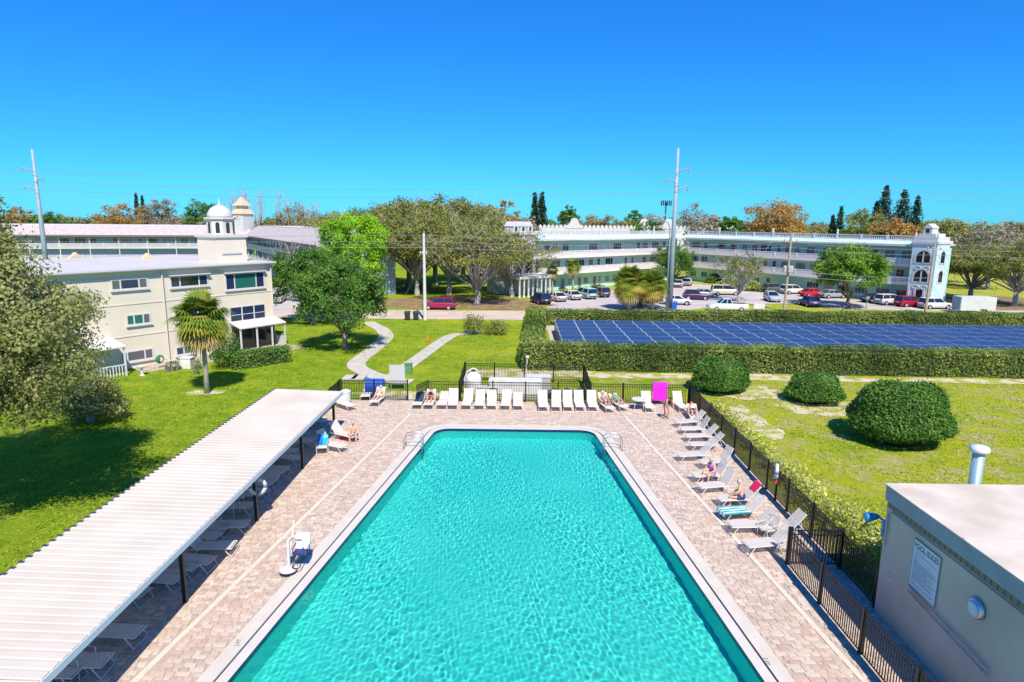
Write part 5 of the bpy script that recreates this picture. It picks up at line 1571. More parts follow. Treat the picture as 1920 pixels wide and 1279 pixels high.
# ---------------------------------------------------------------- strap loungers
strapm = mk('lounger_strap', (.67, .62, .55, 1), .6)
lframe = mk('lounger_frame', (.66, .62, .56, 1), .4)
SEAT, HIN, BK = .36, .28, .78
def lounger_meshes(deg):
    be = R(deg)
    fr_ = MB()
    for sd in (-1, 1):
        fr_.tube([(-.97, sd * .3, SEAT), (HIN + .12, sd * .3, SEAT)], .017, 6)
    fr_.tube([(-.97, -.3, SEAT), (-.97, .3, SEAT)], .017, 6)
    legs = []
    for x0, x1 in ((-.72, -.95), (.2, .42)):
        legs.append(MB().tube([(x0, -.32, SEAT), (x1, -.32, .04), (x1, .32, .04), (x0, .32, SEAT)], .017, 6))
    st = MB(); x = -.93
    while x < HIN - .03:
        st.box(x, x + .046, -.3, .3, SEAT + .012, SEAT + .021); x += .058
    cb_, sb_ = math.cos(be), math.sin(be)
    bkp = lambda s_, y, o=0: (HIN + s_ * cb_ - o * sb_, y, SEAT + s_ * sb_ + o * cb_)
    bf = MB().tube([bkp(0, -.3), bkp(BK, -.3), bkp(BK, .3), bkp(0, .3)], .017, 6)
    if deg > 8:
        for sd in (-1, 1): bf.tube([bkp(BK * .55, sd * .3), (HIN + BK * .55 * cb_ + .12, sd * .3, SEAT - .02)], .012, 5)
        fr_.tube([(HIN + .1, -.3, SEAT), (HIN + BK * .55 * cb_ + .14, -.3, SEAT)], .014, 5).tube([(HIN + .1, .3, SEAT), (HIN + BK * .55 * cb_ + .14, .3, SEAT)], .014, 5)
    bs = MB(); s_ = .03
    while s_ < BK - .05:
        a, b = s_, s_ + .046
        bs.add([bkp(a, -.3, .012), bkp(b, -.3, .012), bkp(b, .3, .012), bkp(a, .3, .012), bkp(a, -.3, .021), bkp(b, -.3, .021), bkp(b, .3, .021), bkp(a, .3, .021)], MB.BOXF); s_ += .058
    return [('frame', fr_.mesh('frame', lframe)), ('leg', legs[0].mesh('leg', lframe)), ('leg', legs[1].mesh('leg', lframe)), ('seat_straps', st.mesh('seat_straps', strapm)), ('back_frame', bf.mesh('back_frame', lframe)), ('back_straps', bs.mesh('back_straps', strapm))]
LP = {d: lounger_meshes(d) for d in (3, 30, 48, 62)}
DZ = .03
def lounger(label, foot, rz, deg, group):
    """foot: the middle of the foot end on the deck; the lounger points from there along rz"""
    c = Vector((foot[0] + .97 * math.cos(rz), foot[1] + .97 * math.sin(rz), DZ))
    t = thing('sun_lounger', label, 'lounger', c, rz, group)
    for nm, me in LP[deg]: put(nm, me, t)
    return t
def on_l(t, p):                          # a place on that lounger in world terms
    return t.matrix_basis @ Vector(p)
rg = random.Random(9)
gA, gB, gC, gD = 'loungers in the far row along the fence', 'loungers along the right-hand fence', 'loungers in the shade of the canopy', 'loungers in the sun by the far left corner'
LO = {}
row = [(781, 30), (802, 48), (827, 30), (848, 62), (873, 62), (898, 48), (922, 48), (947, 48), (971, 30)]
for i, (px, dg) in enumerate(row):
    tail = {0: ', under the dark towel', 1: ', with a bather on it'}.get(i, '')
    LO['a%d' % i] = lounger(f'white strap lounger, {ORD[i]} from the gate in the far row{tail}', G(px, 770 + (px - 780) * .01), R(90 + rg.uniform(-3, 3)), dg, gA)
row = [(1019, 62), (1043, 62), (1066, 62), (1089, 62), (1113, 62)]
for i, (px, dg) in enumerate(row):
    LO['b%d' % i] = lounger(f'white strap lounger, {ORD[i]} from the gap in the far row', G(px, 774), R(90 + rg.uniform(-3, 3)), dg, gA)
LO['p4'] = lounger('white lounger turned slightly right under the bather in patterned wear, far row', G(1146, 777), R(103), 48, gA)
LO['p5'] = lounger('white lounger under the bather in green, far row', G(1172, 774), R(108), 30, gA)
LO['w1'] = lounger('white lounger next to the round table in the far row', G(1220, 776), R(92), 62, gA)
LO['w2'] = lounger('white lounger between the magenta towel and the fence corner', G(1284, 776), R(97), 62, gA)
LO['l1'] = lounger('white lounger holding the pink towel by the left fence', G(684, 754), R(93), 48, gD)
LO['l2'] = lounger('white lounger with a bather beside the pink towel', G(700, 765), R(84), 48, gD)
LO['l3'] = lounger('white lounger at the far end of the shade roof near the bin', G(662, 772), R(140), 48, gD)
LO['l4'] = lounger('white lounger with the man sitting on its foot end', G(668, 831), R(150), 48, gD)
LO['l5'] = lounger('white lounger in the sun with the turquoise towel chair at its head', G(648, 850), R(158), 62, gD)
right = [(1266, 802, 48), (1275, 815, 62), (1284, 829, 48), (1292, 845, 48), (1270, 866, 48), (1312, 880, 62), (1298, 905, 62), (1308, 926, 62), (1345, 950, 48), (1352, 976, 48), (1366, 1000, 48), (1420, 1005, 48), (1395, 1038, 48)]
for i, (px, py, dg) in enumerate(right):
    tail = {6: ', with the bather in purple', 8: ', with the shirtless man', 9: ', under the striped towel'}.get(i, '')
    LO['r%d' % i] = lounger(f'strap lounger, {ORD[i]} from the far corner along the right-hand fence{tail}', G(px, py), R(rg.uniform(2, 14)), dg, gB)
shade = [(205, 1262, 3), (266, 1208, 3), (276, 1133, 48), (400, 1070, 3), (372, 1082, 3), (412, 1023, 3), (466, 999, 3), (474, 963, 3), (521, 913, 3), (563, 872, 3), (556, 858, 48), (590, 838, 30), (612, 800, 48), (338, 1106, 3), (441, 1040, 48), (500, 938, 48), (541, 893, 3)]
shade.sort(key=lambda s_: -s_[1])
for i, (px, py, dg) in enumerate(shade):
    LO['s%d' % i] = lounger(f'strap lounger, {ORD[i]} from the near end in the canopy shade', G(px, py), R(180 + rg.uniform(-12, 8)), dg, gC)
for i, (x, y) in enumerate(((-12.9, 14.6), (-12.6, 19.6), (-12.6, 22.6), (-12.5, 25.6), (-12.5, 26.8), (-12.5, 28.0))):
    t = copy_tree(LO['s10'], (x + .6, y, DZ), R(178 + rg.uniform(-8, 8)), f'strap lounger set back against the lawn edge under the canopy, {ORD[i]} from the near end')

# small stacked-leg chairs and tables on the deck
def armchair(label, loc, rz, group=None):
    t = thing('arm_chair', label, 'chair', (loc[0], loc[1], DZ), rz, group)
    f_ = MB()
    for sd in (-1, 1):
        f_.tube([(-.25, sd * .27, .02), (-.25, sd * .27, .6), (.25, sd * .27, .6), (.25, sd * .27, .02)], .016, 6)
        f_.tube([(.2, sd * .24, .38), (.36, sd * .24, .9)], .016, 6)
    f_.build('frame', lframe, t)
    s_ = MB()
    for k in range(8): s_.box(-.25 + k * .058, -.205 + k * .058, -.25, .25, .39, .4)
    s_.build('seat_straps', strapm, t)
    b = MB()
    for k in range(8): b.cbox((.22 + k * .018, 0, .45 + k * .058), (.045, .5, .01), 0, 0, R(-72))
    b.build('back_straps', strapm, t)
    return t
armchair('strap armchair between loungers near the near right fence corner', G(1438, 1010), R(20))
for i, (px, py) in enumerate(((165, 1262), (383, 1006), (427, 968), (447, 948), (462, 935))):
    armchair(f'strap armchair, {ORD[i]} from the near end in the canopy shade', (-11.6 - .05 * i, G(px, py).y), R(180 + i * 7 - 14), 'armchairs in the canopy shade')
q = G(1200, 772)
t = thing('round_table', 'small round white table in the far row near the magenta towel', 'table', (q.x, q.y + .4, DZ))
MB().lathe([(.5, .68), (.52, .7), (.5, .73)], 24).build('table_top', white, t)
for k in range(4):
    a = k * R(90) + .6
    MB().tube([(.36 * math.cos(a), .36 * math.sin(a), .68), (.42 * math.cos(a), .42 * math.sin(a), 0)], .016, 6).build('leg', lframe, t)
q = G(1410, 968)
# towels
def cloth(label, cols, pts, name='towel', th=.012, cat='towel', n=10):
    """pts: path (x,z) along the towel in a frame (origin, rz, width)"""
    org, rz, w, path = pts
    t = thing(name, label, cat, org, rz)
    rg2 = random.Random(len(label))
    k = len(cols)
    for i in range(k):
        y0_, y1_ = -w / 2 + w * i / k, -w / 2 + w * (i + 1) / k
        mb = MB()
        m_ = 4
        ys = [y0_ + (y1_ - y0_) * j / m_ for j in range(m_ + 1)]
        nrm_ = []
        for a in range(len(path)):
            p, q2_ = Vector(path[max(a - 1, 0)]), Vector(path[min(a + 1, len(path) - 1)])
            e_ = (q2_ - p).normalized()
            nrm_.append((-e_.y, e_.x) if e_.x > -.2 else (-e_.y, e_.x))
        wv_ = lambda x, y, z: .01 * math.sin(7 * x + 5 * z + 14 * y)
        vv = [(x + n_[0] * (wv_(x, y, z) + th), y, z + n_[1] * (wv_(x, y, z) + th)) for (x, z), n_ in zip(path, nrm_) for y in ys]
        vv2 = [(x + n_[0] * wv_(x, y, z), y, z + n_[1] * wv_(x, y, z)) for (x, z), n_ in zip(path, nrm_) for y in ys]
        nn = m_ + 1; N_ = len(path) * nn
        ff = []
        for a in range(len(path) - 1):
            for b in range(m_):
                i0 = a * nn + b
                ff.append((i0, i0 + nn, i0 + nn + 1, i0 + 1)); ff.append((N_ + i0 + 1, N_ + i0 + nn + 1, N_ + i0 + nn, N_ + i0))
        mb.add(vv + vv2, ff)
        mb.build('stripe' if k > 1 else 'cloth', cols[i], t, True)
    return t
def tm(n_, c_): return mk('towel_' + n_, c_, .95, tuple(x * .85 for x in c_[:3]) + (1,), 5, .3, 60)
pink, mag, teal, whit, red, turq, navy = tm('pink', (.75, .02, .25, 1)), tm('magenta', (.7, .02, .6, 1)), tm('teal', (.02, .42, .4, 1)), tm('white', (.7, .72, .72, 1)), tm('red', (.7, .02, .1, 1)), tm('turquoise', (.01, .42, .6, 1)), tm('navy', (.03, .06, .12, 1))
def back_path(deg, s0_, s1_, over=.0, n=7):
    be = R(deg)
    p = [(HIN + s_ * math.cos(be) - .03 * math.sin(be), SEAT + s_ * math.sin(be) + .03 * math.cos(be)) for s_ in [s0_ + (s1_ - s0_) * k / n for k in range(n + 1)]]
    if over: p += [(p[-1][0] + .05, p[-1][1] - .02), (p[-1][0] + .07, p[-1][1] - over)]
    return p
seat_path = lambda x0, x1, n=8: [(x0 + (x1 - x0) * k / n, SEAT + .028) for k in range(n + 1)]
def on_lounger(key, label, cols, path, w=.58, name='towel'):
    L_ = LO[key]
    return cloth(label, cols, (L_.location.copy(), L_.rotation_euler.z, w, path), name)
on_lounger('l1', 'bright pink towel draped over a lounger back by the left fence', [pink], back_path(48, .2, .8, .3))
on_lounger('a0', 'dark towel lying along the first lounger of the far row', [navy], seat_path(-.3, .25) + back_path(30, .05, .7))
on_lounger('r9', 'teal and white striped towel on a right-hand lounger', [teal, whit, teal, whit, teal, whit, teal], [(-1.0, SEAT - .12)] + seat_path(-.98, .2), .72)
on_lounger('r8', 'red cushion towel on the lounger back behind the shirtless man', [red], back_path(48, .4, .85, .1), .5)
q = G(648, 822)
cloth('red towel dropped on the deck by the last canopy post', [red], (Vector((q.x, q.y, .035)), .4, .7, [(-.35 + .1 * k, .004) for k in range(8)]))
q = G(605, 852)
ch = armchair('white armchair with the turquoise towel near the canopy', (q.x, q.y), R(100))
cloth('turquoise and blue towel hung over a white chair near the canopy', [turq, tm('blue', (.02, .15, .6, 1))], (Vector((q.x, q.y, DZ)), R(100), .55, [(.18, .42), (.26, .6), (.33, .8), (.37, .93), (.43, .92), (.44, .5)]))
cloth('magenta towel hanging on the far fence behind the standing bather', [mag], (Vector((G(1240, 765).x, 41.36, .0)), R(90), .95, [(-.03, .3), (-.035, .7), (-.035, 1.1), (-.04, 1.5), (.0, 1.56), (.1, 1.55), (.12, .9)]))

# ---------------------------------------------------------------- people
def person(label, pose, loc, rz, skin, suit, hair, deg=48, top=None, hat=None):
    J = {}
    if pose == 'stand':
        J = dict(pel=(0, 0, .95), spi=(0, 0, 1.12), che=(.02, 0, 1.3), nec=(.02, 0, 1.47), hea=(.05, 0, 1.6), top=(.04, 0, 1.7), sh=(.02, .17, 1.4), el=(.06, .27, 1.14), wr=(.22, .2, .96), ha=(.29, .17, .92), hi=(0, .1, .9), kn=(.03, .12, .5), an=(-.02, .12, .09), to=(.14, .14, .03))
    elif pose == 'bend':
        J = dict(pel=(-.1, 0, .92), spi=(.0, 0, 1.08), che=(.16, 0, 1.22), nec=(.29, 0, 1.32), hea=(.4, 0, 1.4), top=(.45, 0, 1.48), sh=(.22, .17, 1.28), el=(.34, .24, 1.02), wr=(.45, .18, .82), ha=(.5, .16, .76), hi=(-.1, .1, .87), kn=(.04, .13, .48), an=(-.06, .13, .09), to=(.1, .15, .03))
    elif pose == 'sit':
        J = dict(pel=(0, 0, .5), spi=(.02, 0, .68), che=(.07, 0, .86), nec=(.1, 0, 1.02), hea=(.14, 0, 1.14), top=(.14, 0, 1.25), sh=(.08, .17, .95), el=(.16, .25, .72), wr=(.36, .17, .6), ha=(.43, .14, .57), hi=(.03, .1, .48), kn=(.44, .17, .52), an=(.42, .17, .1), to=(.56, .19, .035))
    else:
        be = R(deg)
        bk = lambda s_, o=.12: (HIN + s_ * math.cos(be) - o * math.sin(be), 0, SEAT + s_ * math.sin(be) + o * math.cos(be))
        wy = lambda p, y: (p[0], y, p[2])
        J = dict(pel=(HIN - .05, 0, SEAT + .14), spi=bk(.16, .13), che=bk(.36, .13), nec=bk(.54, .12), hea=bk(.68, .14), top=bk(.79, .15), sh=wy(bk(.47, .11), .17), el=wy(bk(.22, .1), .27), wr=(HIN - .12, .27, SEAT + .15), ha=(HIN - .2, .25, SEAT + .13), hi=(HIN - .08, .1, SEAT + .13), kn=(-.17, .13, SEAT + .26), an=(-.56, .12, SEAT + .09), to=(-.64, .13, SEAT + .2))
    RAD = dict(pel=.135, spi=.125, che=.14, nec=.055, hea=.092, top=.07, sh=.07, el=.046, wr=.033, ha=.03, hi=.1, kn=.062, an=.042, to=.036)
    v, e, ix, rad = [], [], {}, []
    def add(k, p, r_): ix[k] = len(v); v.append(p); rad.append(r_)
    for k in ('pel', 'spi', 'che', 'nec', 'hea', 'top'): add(k, J[k], RAD[k])
    e += [(0, 1), (1, 2), (2, 3), (3, 4), (4, 5)]
    for sd, sn in ((1, 'l'), (-1, 'r')):
        m = lambda k: (J[k][0], J[k][1] * sd, J[k][2])
        for k in ('sh', 'el', 'wr', 'ha', 'hi', 'kn', 'an', 'to'): add(k + sn, m(k), RAD[k])
        e += [(ix['che'], ix['sh' + sn]), (ix['sh' + sn], ix['el' + sn]), (ix['el' + sn], ix['wr' + sn]), (ix['wr' + sn], ix['ha' + sn]), (0, ix['hi' + sn]), (ix['hi' + sn], ix['kn' + sn]), (ix['kn' + sn], ix['an' + sn]), (ix['an' + sn], ix['to' + sn])]
    me = bpy.data.meshes.new('body_skeleton'); me.from_pydata(v, e, []); me.update()
    ob = bpy.data.objects.new('body_skeleton', me); COL.objects.link(ob)
    md = ob.modifiers.new('skin', 'SKIN'); md.use_smooth_shade = True
    for i, r_ in enumerate(rad): me.skin_vertices[0].data[i].radius = (r_, r_)
    me.skin_vertices[0].data[0].use_root = True
    ob.modifiers.new('sub', 'SUBSURF').levels = 1
    dg = bpy.context.evaluated_depsgraph_get()
    bm_e = bpy.data.meshes.new_from_object(ob.evaluated_get(dg))
    mb = MB(); mb.add([tuple(p.co) for p in bm_e.vertices], [tuple(p.vertices) for p in bm_e.polygons])
    bpy.data.objects.remove(ob); bpy.data.meshes.remove(me); bpy.data.meshes.remove(bm_e)
    up = (Vector(J['top']) - Vector(J['nec'])).normalized()
    fw = {'stand': Vector((1, 0, 0)), 'bend': Vector((.8, 0, -.6)), 'sit': Vector((1, 0, -.1))}.get(pose, Vector((-math.sin(R(deg)), 0, math.cos(R(deg))))).normalized()
    fw = (fw - up * fw.dot(up)).normalized()
    side = up.cross(fw)
    hc = Vector(J['hea'])
    mb.tube([hc + fw * .085 + up * .03, hc + fw * .118 - up * .005, hc + fw * .09 - up * .015], [.008, .016, .012], 6)
    for sd in (-1, 1): mb.tube([hc + side * sd * .085 + up * .02, hc + side * sd * .105 + up * .03], [.026, .02], 6)
    for sd in (1, -1):                       # five fingers, unequal and bent
        w_ = Vector((J['wr'][0], J['wr'][1] * sd, J['wr'][2])); h_ = Vector((J['ha'][0], J['ha'][1] * sd, J['ha'][2]))
        d_ = (h_ - w_).normalized(); s2 = d_.cross(Vector((0, 0, 1))).normalized(); dn = s2.cross(d_)
        for k, ln in enumerate((.07, .08, .076, .06)):
            b0 = h_ + s2 * (k - 1.5) * .018
            mb.tube([b0, b0 + d_ * ln * .55, b0 + d_ * ln * .9 - dn * .02], [.009, .008, .006], 5)
        b0 = h_.lerp(w_, .35) - s2 * sd * .028
        mb.tube([b0, b0 - s2 * sd * .03 + d_ * .025, b0 - s2 * sd * .035 + d_ * .055], [.01, .009, .007], 5)
    t = thing('person', label, 'person', loc, rz)
    mb.build('body', skin, t, True)
    # hair: a cap over the back and crown of the head
    hb = MB(); vs_, fs = [], []
    for i in range(5):
        th = i / 4 * 1.75
        for k in range(12):
            a = k / 12 * 6.283
            dv = up * math.cos(th) + (fw * math.cos(a) + side * math.sin(a)) * math.sin(th)
            sc_ = .112 if not (math.cos(a) > .3 and i >= 3) else .09
            vs_.append(hc + up * .035 - fw * .012 + dv * sc_)
    for i in range(4):
        for k in range(12): fs.append((i * 12 + k, i * 12 + (k + 1) % 12, (i + 1) * 12 + (k + 1) % 12, (i + 1) * 12 + k))
    hb.add(vs_, fs); hb.build('hair' if not hat else 'hat', hat or hair, t, True)
    for sd in (-1, 1):
        p = hc + fw * .086 + up * .03 + side * sd * .034
        MB().lathe([(.004, -.008), (.011, 0), (.004, .008)], 8, p).build('eye', black, t)
    p = hc + fw * .082 - up * .05
    MB().bar(p - side * .025, p + side * .025, .012, .012).build('mouth', mk('lips', (.4, .15, .13, 1), .6), t)
    sb = MB()
    P0, P1 = Vector(J['pel']), Vector(J['spi'])
    sb.tube([P0 - (P1 - P0).normalized() * .1, P0, P0.lerp(P1, .7)], [.13, .17, .155], 12)
    for sd in (-1, 1):
        a, b = Vector((J['hi'][0], J['hi'][1] * sd, J['hi'][2])), Vector((J['kn'][0], J['kn'][1] * sd, J['kn'][2]))
        sb.tube([a, a.lerp(b, .35 if not top else .18)], [.118, .108], 10)
    sb.build('swimwear', suit, t, True)
    if top:
        c_ = Vector(J['che'])
        ax = (Vector(J['nec']) - Vector(J['spi'])).normalized()
        MB().tube([c_ - ax * .17, c_ - ax * .02, c_ + ax * .1], [.145, .165, .12], 12).build('swim_top', top, t, True)
    return t
skin1 = mk('skin_tan', (.55, .27, .17, 1), .5)
skin2 = mk('skin_pale', (.66, .38, .27, 1), .5)
hgrey, hbrown = mk('hair_grey', (.45, .42, .4, 1), .8), mk('hair_brown', (.1, .05, .03, 1), .7)
f_white, f_navy, f_purple, f_green, f_black, f_pat = mk('cloth_white', (.7, .68, .7, 1), .9), mk('cloth_navy', (.02, .05, .16, 1), .9), mk('cloth_purple', (.35, .1, .42, 1), .9), mk('cloth_green', (.05, .4, .3, 1), .9), mk('cloth_black', (.02, .02, .025, 1), .9), mk('cloth_pattern', (.55, .5, .55, 1), .9, (.1, .04, .09, 1), 14, lo=.45, hi=.55)
def rest(key, label, *a, **k):
    L_ = LO[key]
    return person(label, 'lie', L_.location.copy(), L_.rotation_euler.z, *a, **k)
rest('l2', 'bather lying on a lounger beside the pink towel by the left fence', skin2, f_white, hgrey, 48)
rest('a1', 'tanned bather reclining on the second lounger from the gate', skin1, f_black, hbrown, 48, top=f_black)
rest('p4', 'bather in patterned swimwear with white cap reclining in the far row', skin1, f_pat, hgrey, 48, top=f_pat, hat=f_white)
rest('p5', 'bather in green swimwear reclining in the far row', skin1, f_green, hbrown, 30, top=f_green)
L_ = LO['l4']
person('shirtless man in patterned shorts sitting on a lounger foot near the canopy', 'sit', on_l(L_, (-.78, -.02, -.03)), L_.rotation_euler.z + R(128), skin2, f_pat, hgrey)
q = G(1249, 786)
person('tanned bather bending beside the magenta towel', 'bend', (q.x, q.y, DZ), R(-70), skin1, mk('cloth_sand', (.6, .45, .3, 1), .9), hbrown, top=f_black)
L_ = LO['r0']
q = G(1300, 792)
LO['x'] = lounger('white lounger in the fence corner under the bather in the red hat', (q.x, q.y - .5), R(84), 30, gB)
rest('x', 'bather with a red hat lying in the fence corner', skin2, f_black, hgrey, 30, top=f_white, hat=mk('hat_red', (.5, .04, .03, 1), .8))
L_ = LO['r6']
person('woman in purple swimwear sitting on a right-hand lounger', 'sit', on_l(L_, (-.05, -.12, -.04)), L_.rotation_euler.z + R(200), skin2, f_purple, hgrey, top=f_purple)
L_ = LO['r8']
person('shirtless man in navy shorts sitting on a right-hand lounger', 'sit', on_l(L_, (.0, -.18, -.04)), L_.rotation_euler.z + R(150), skin2, f_navy, hgrey)

# ---------------------------------------------------------------- pool furniture
def ladder(label, px, py, sgn):
    q = G(px, py, .05)
    yaw = math.atan2(.1218, 1) * sgn
    t = thing('pool_ladder', label, 'ladder', (MID(q.y) + sgn * (HW(q.y) - .35), q.y, .05), (0 if sgn > 0 else R(180)) + 0)
    for sd in (-.28, .28):
        MB().tube([(.85, sd, -.03), (.85, sd, .6), (.78, sd, .74), (.55, sd, .8), (.1, sd, .78), (-.06, sd, .68), (-.1, sd, .5), (-.1, sd, -1.3)], .026, 8).build('handrail', metal, t, True)
    for z in (-.25, -.55, -.85): MB().box(-.16, -.04, -.26, .26, z, z + .03).build('step', white, t)
ladder('steel pool ladder at the far left corner of the pool', 790, 840, -1)
ladder('steel pool ladder at the far right corner of the pool', 1138, 842, 1)
q = G(541, 1075)
pl = thing('pool_lift', 'white pool lift with dark blue seat standing on the left deck', 'pool lift', (q.x, q.y, DZ), 0)
MB().lathe([(.3, 0), (.3, .1), (.26, .12)], 24).build('base', black, pl)
MB().lathe([(.31, .121), (.3, .17), (.14, .2)], 24).build('base_cover', white, pl)
MB().tube([(0, .05, .15), (0, .12, 1.15)], [.06, .05], 10).build('mast', white, pl)
MB().tube([(0, .1, .5), (.06, .35, 1.1), (.03, .7, 1.6)], [.035, .03, .025], 8).build('arm', white, pl)
MB().tube([(-.06, .15, .35), (-.1, .3, .95)], .022, 8).build('actuator', mk('actuator_grey', (.3, .4, .45, 1), .4), pl)
MB().tube([(0, .12, 1.12), (.12, .3, 1.2), (.38, .38, 1.1), (.42, .36, .75)], .025, 8).build('boom', white, pl)
st_ = MB().cbox((.38, .3, .62), (.5, .42, .06)).build('seat', mk('lift_navy', (.02, .04, .14, 1), .5), pl)
MB().cbox((.38, .53, .92), (.48, .05, .6), 0, R(-12)).build('backrest', mk('lift_white', (.66, .7, .75, 1), .5), pl)
for sd in (-.24, .26): MB().tube([(.38 + sd, .5, .85), (.38 + sd, .15, .82), (.38 + sd, .12, .62)], .016, 6).build('armrest', black, pl)
MB().tube([(.25, .1, .6), (.18, -.1, .25), (.36, -.14, .22)], .02, 6).build('footrest', black, pl)
MB().tube([(.5, .1, .6), (.44, -.1, .25), (.36, -.14, .22)], .02, 6).build('footrest', black, pl)
def ring(label, loc, rz):
    t = thing('life_ring', label, 'life ring', loc, rz)
    n = 24
    for k0 in range(4):
        pts = [(.3 * math.cos(a), 0, .3 * math.sin(a)) for a in [k0 * R(90) + R(9) + j * R(72) / 8 for j in range(9)]]
        MB().tube(pts, .075, 10).build('ring_segment', white, t, True)
        pts = [(.3 * math.cos(a), 0, .3 * math.sin(a)) for a in [k0 * R(90) - R(9.5) + j * R(19) / 3 for j in range(4)]]
        MB().tube(pts, .08, 10).build('band', mk('ring_blue', (.08, .2, .4, 1), .6), t, True)
ring('white life ring hung on a canopy post over the left deck', (-10.3, 23.72, 1.55), R(12))
ring('white life ring on its post at the right-hand fence', (11.38, 26.3, 1.45), R(70))
t = thing('ring_post', 'black post carrying the life ring at the right-hand fence', 'post', (11.45, 26.35, DZ))
MB().box(-.04, .04, -.04, .04, 0, 1.8).build('post', black, t)
MB().box(-.12, .06, -.1, .1, .85, 1.0).build('hook', mk('hook_red', (.5, .08, .06, 1), .5), t)
q = G(650, 768)
t = thing('waste_bin', 'white drum shaped waste bin near the end of the shade roof', 'bin', (q.x - .3, q.y + 1.0, DZ))
MB().lathe([(.3, 0), (.33, .85), (.3, .88)], 18).build('drum', white, t)
MB().lathe([(.35, .88), (.35, .95), (.15, 1.05)], 18).build('lid', white, t)
# behind the far fence
def box_thing(name, label, cat, x, y, w, d, h, mat, lidm=None, legs=0):
    t = thing(name, label, cat, (x, y, 0))
    z0_ = .35 if legs else 0
    MB().box(-w / 2, w / 2, -d / 2, d / 2, z0_ + .02, h).build('body', mat, t)
    MB().box(-w / 2 - .04, w / 2 + .04, -d / 2 - .04, d / 2 + .04, h, h + .06).build('lid', lidm or mat, t)
    for a in ((-1, -1), (1, -1), (1, 1), (-1, 1)) if legs else ():
        MB().box(a[0] * (w / 2 - .08) - .03, a[0] * (w / 2 - .08) + .03, a[1] * (d / 2 - .08) - .03, a[1] * (d / 2 - .08) + .03, 0, .36).build('leg', metal, t)
    return t
eq = mk('equipment_white', (.7, .69, .67, 1), .6, (.6, .58, .56, 1), 2)
box_thing('equipment_cabinet', 'long white equipment cabinet behind the far row of loungers', 'cabinet', -.1, 42.9, 3.6, 1.0, 1.2, eq, None, 0)
box_thing('equipment_cabinet', 'flat white topped cabinet in the back of the equipment yard', 'cabinet', 1.6, 45.2, 1.7, .8, .95, mk('equipment_grey', (.35, .36, .37, 1), .6), white)
box_thing('equipment_bench', 'white bench table in the equipment yard beside the tank', 'table', -2.0, 42.7, 1.3, .6, .75, eq, white, 1)
t = thing('filter_tank', 'white filter tank with looping pipe in the equipment yard', 'tank', (-3.05, 43.3, 0))
MB().lathe([(.45, 0), (.55, .2), (.58, 1.1), (.5, 1.45), (.3, 1.62), (.1, 1.7)], 20).build('tank', eq, t, True)
MB().tube([(-.4, -.2, .2), (-.62, -.2, 1.2), (-.4, -.2, 1.75), (0, -.1, 1.95), (.25, -.1, 1.85), (.3, -.1, 1.4)], .06, 8).build('pipe', white, t, True)
MB().lathe([(.1, 1.7), (.14, 1.78), (.08, 1.9)], 10).build('valve', black, t)
pump = mk('pump_dark', (.05, .06, .09, 1), .5)
for i, x in enumerate((2.3, 3.2, 4.1)):
    t = thing('pump', f'dark pool pump, {ORD[i]} from the white cabinet behind the loungers', 'pump', (x, 42.8, 0), .1, 'pool pumps behind the far fence')
    MB().box(-.35, .35, -.2, .2, 0, .12).build('base', black, t)
    MB().tube([(-.35, 0, .38), (.15, 0, .38)], .2, 12).build('motor', pump, t)
    MB().lathe([(.2, .12), (.22, .6), (.1, .72)], 12, (.3, 0, 0)).build('strainer', pump, t)
t = thing('lamp_post', 'short white lamp post in front of the tall hedge', 'lamp', G(986, 702), 0)
MB().tube([(0, 0, 0), (.1, 0, 1.3)], .04, 8).build('post', white, t); MB().lathe([(.06, 1.3), (.16, 1.4), (.1, 1.55)], 10, (.1, 0, 0)).build('lamp_head', white, t)
q = G(741, 737)
t = thing('notice_board', 'grey notice board on posts behind the gate', 'sign', (q.x, q.y + .9, 0), .05)
MB().box(-.55, .55, -.03, .03, .5, 1.85).build('board', mk('notice_grey', (.5, .5, .5, 1), .6), t)
for x in (-.5, .44): MB().box(x, x + .06, .031, .09, 0, 1.8).build('post', metal, t)
q = G(705, 742)
t = thing('towel_cart', 'blue towel cart with domed lid behind the left fence', 'cart', (q.x, 42.6, 0))
blm = mk('cart_blue', (.015, .1, .5, 1), .45)
MB().box(-.6, .6, -.4, .4, .12, .85).build('tub', blm, t)
MB().tube([(-.62, 0, .86), (.62, 0, .86)], .42, 14).build('lid', blm, t)
for a in ((-1, -1), (1, -1), (1, 1), (-1, 1)): MB().tube([(a[0] * .5, a[1] * .35 - .03, .07), (a[0] * .5, a[1] * .35 + .03, .07)], .07, 10).build('wheel', rubber, t)
box_thing('utility_box', 'green utility box on the grass beside the straight path', 'box', *G(766, 700).xy, .55, .5, .75, mk('utility_green', (.1, .25, .1, 1), .6))
for i, px in enumerate((655, 672)):
    q = G(px, 712)
    box_thing('utility_cover', f'pale concrete utility cover, {("left", "right")[i]} of two behind the left fence', 'cover', q.x, q.y + .3, .9, 1.3, .1, concrete)
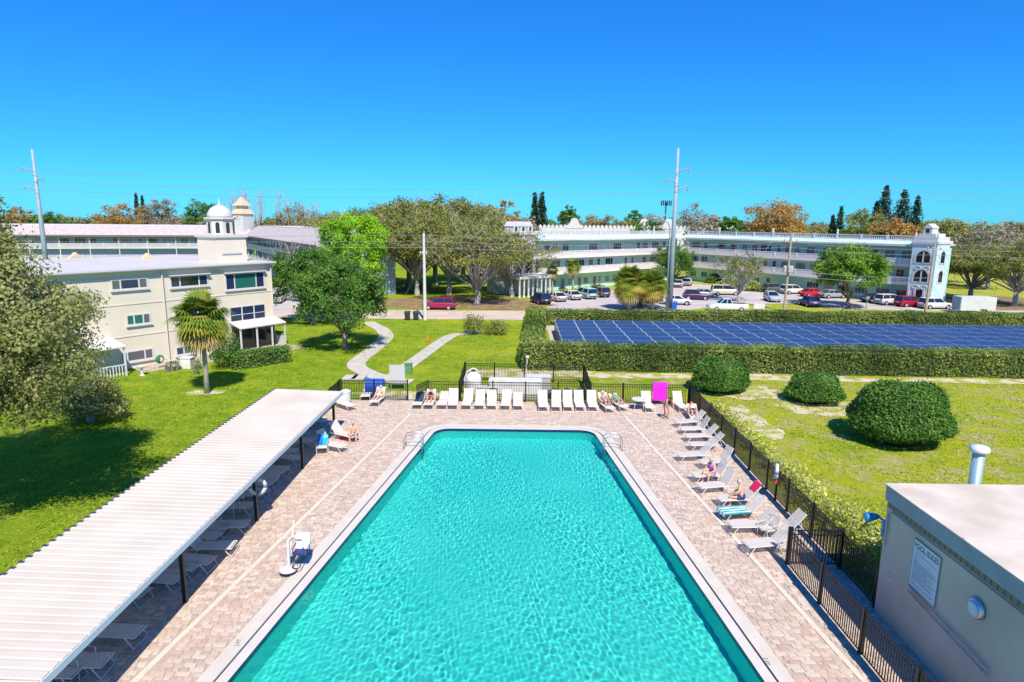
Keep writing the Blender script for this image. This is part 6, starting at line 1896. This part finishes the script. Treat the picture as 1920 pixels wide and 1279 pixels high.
# things along the cream building
def bed(px, py): return G(px, py)
q = bed(300, 690); t = thing('hose_reel', 'green garden hose coiled on the cream wall', 'hose', (q.x, q.y, 0), fan)
for k in range(4): MB().tube([((.34 - .04 * k) * math.cos(a * .5236), -.1 - .05 * k, .75 + (.34 - .04 * k) * math.sin(a * .5236)) for a in range(13)], .03, 6).build('coil', mk('hose_green', (.03, .25, .12, 1), .5), t)
MB().box(-.06, .06, -.05, -.0, .5, 1.0).build('bracket', metal, t)
for i, (px, py, lab) in enumerate(((315, 697, 'dark potted plant left of three by the cream wall'), (323, 696, 'dark potted plant middle of three by the cream wall'), (333, 694, 'dark potted plant right of three by the cream wall'), (368, 702, 'big grey flower pot on the lawn edge by the palm'), (372, 692, 'flower pot against the cream wall behind the palm'))):
    q = bed(px, py)
    t = thing('flower_pot', lab, 'pot', (q.x, q.y, 0))
    MB().lathe([(.14, 0), (.22, .3), (.24, .36), (.2, .36)], 12).build('pot', mk('pot_grey', (.2, .19, .18, 1), .8), t)
    rg2 = np.random.default_rng(i + 90)
    pts = rg2.normal(size=(60, 3)) * .14 + np.array([0, 0, .6])
    put('foliage', quads_mesh('foliage', leaf_quads(rg2, pts, .14), L_green, rg2.random(60)), t)
q = bed(352, 690); box_thing('air_conditioner', 'white air conditioning unit against the cream wall', 'unit', q.x, q.y, .9, .8, .85, eq)
q = bed(267, 704)
t = thing('bird_bath', 'small white bird bath before the cream wall', 'bird bath', (q.x, q.y, 0))
MB().lathe([(.2, 0), (.1, .1), (.07, .55), (.3, .68), (.32, .74), (.26, .72)], 14).build('basin', white, t)
q = G(802, 641)
t = thing('traffic_cone', 'orange traffic cone on the grass beside the straight path', 'cone', (q.x, q.y, 0))
MB().box(-.2, .2, -.2, .2, 0, .04).build('base', black, t)
MB().lathe([(.15, .04), (.03, .72)], 14).build('cone', mk('cone_orange', (.8, .18, .03, 1), .5), t)
MB().lathe([(.105, .28), (.075, .44)], 14).build('reflective_band', white, t)
bed_m = mk('planting_bed', (.5, .42, .34, 1), .95, (.36, .3, .24, 1), 3, .4)
a, b = FA + fd * 1.0, FA + fd * (FLn + .5)
struct(MB().sheet([(p.x, p.y) for p in (a - fn * 2.3, b - fn * 4.4, b, a)], .014), 'planting_bed', bed_m)
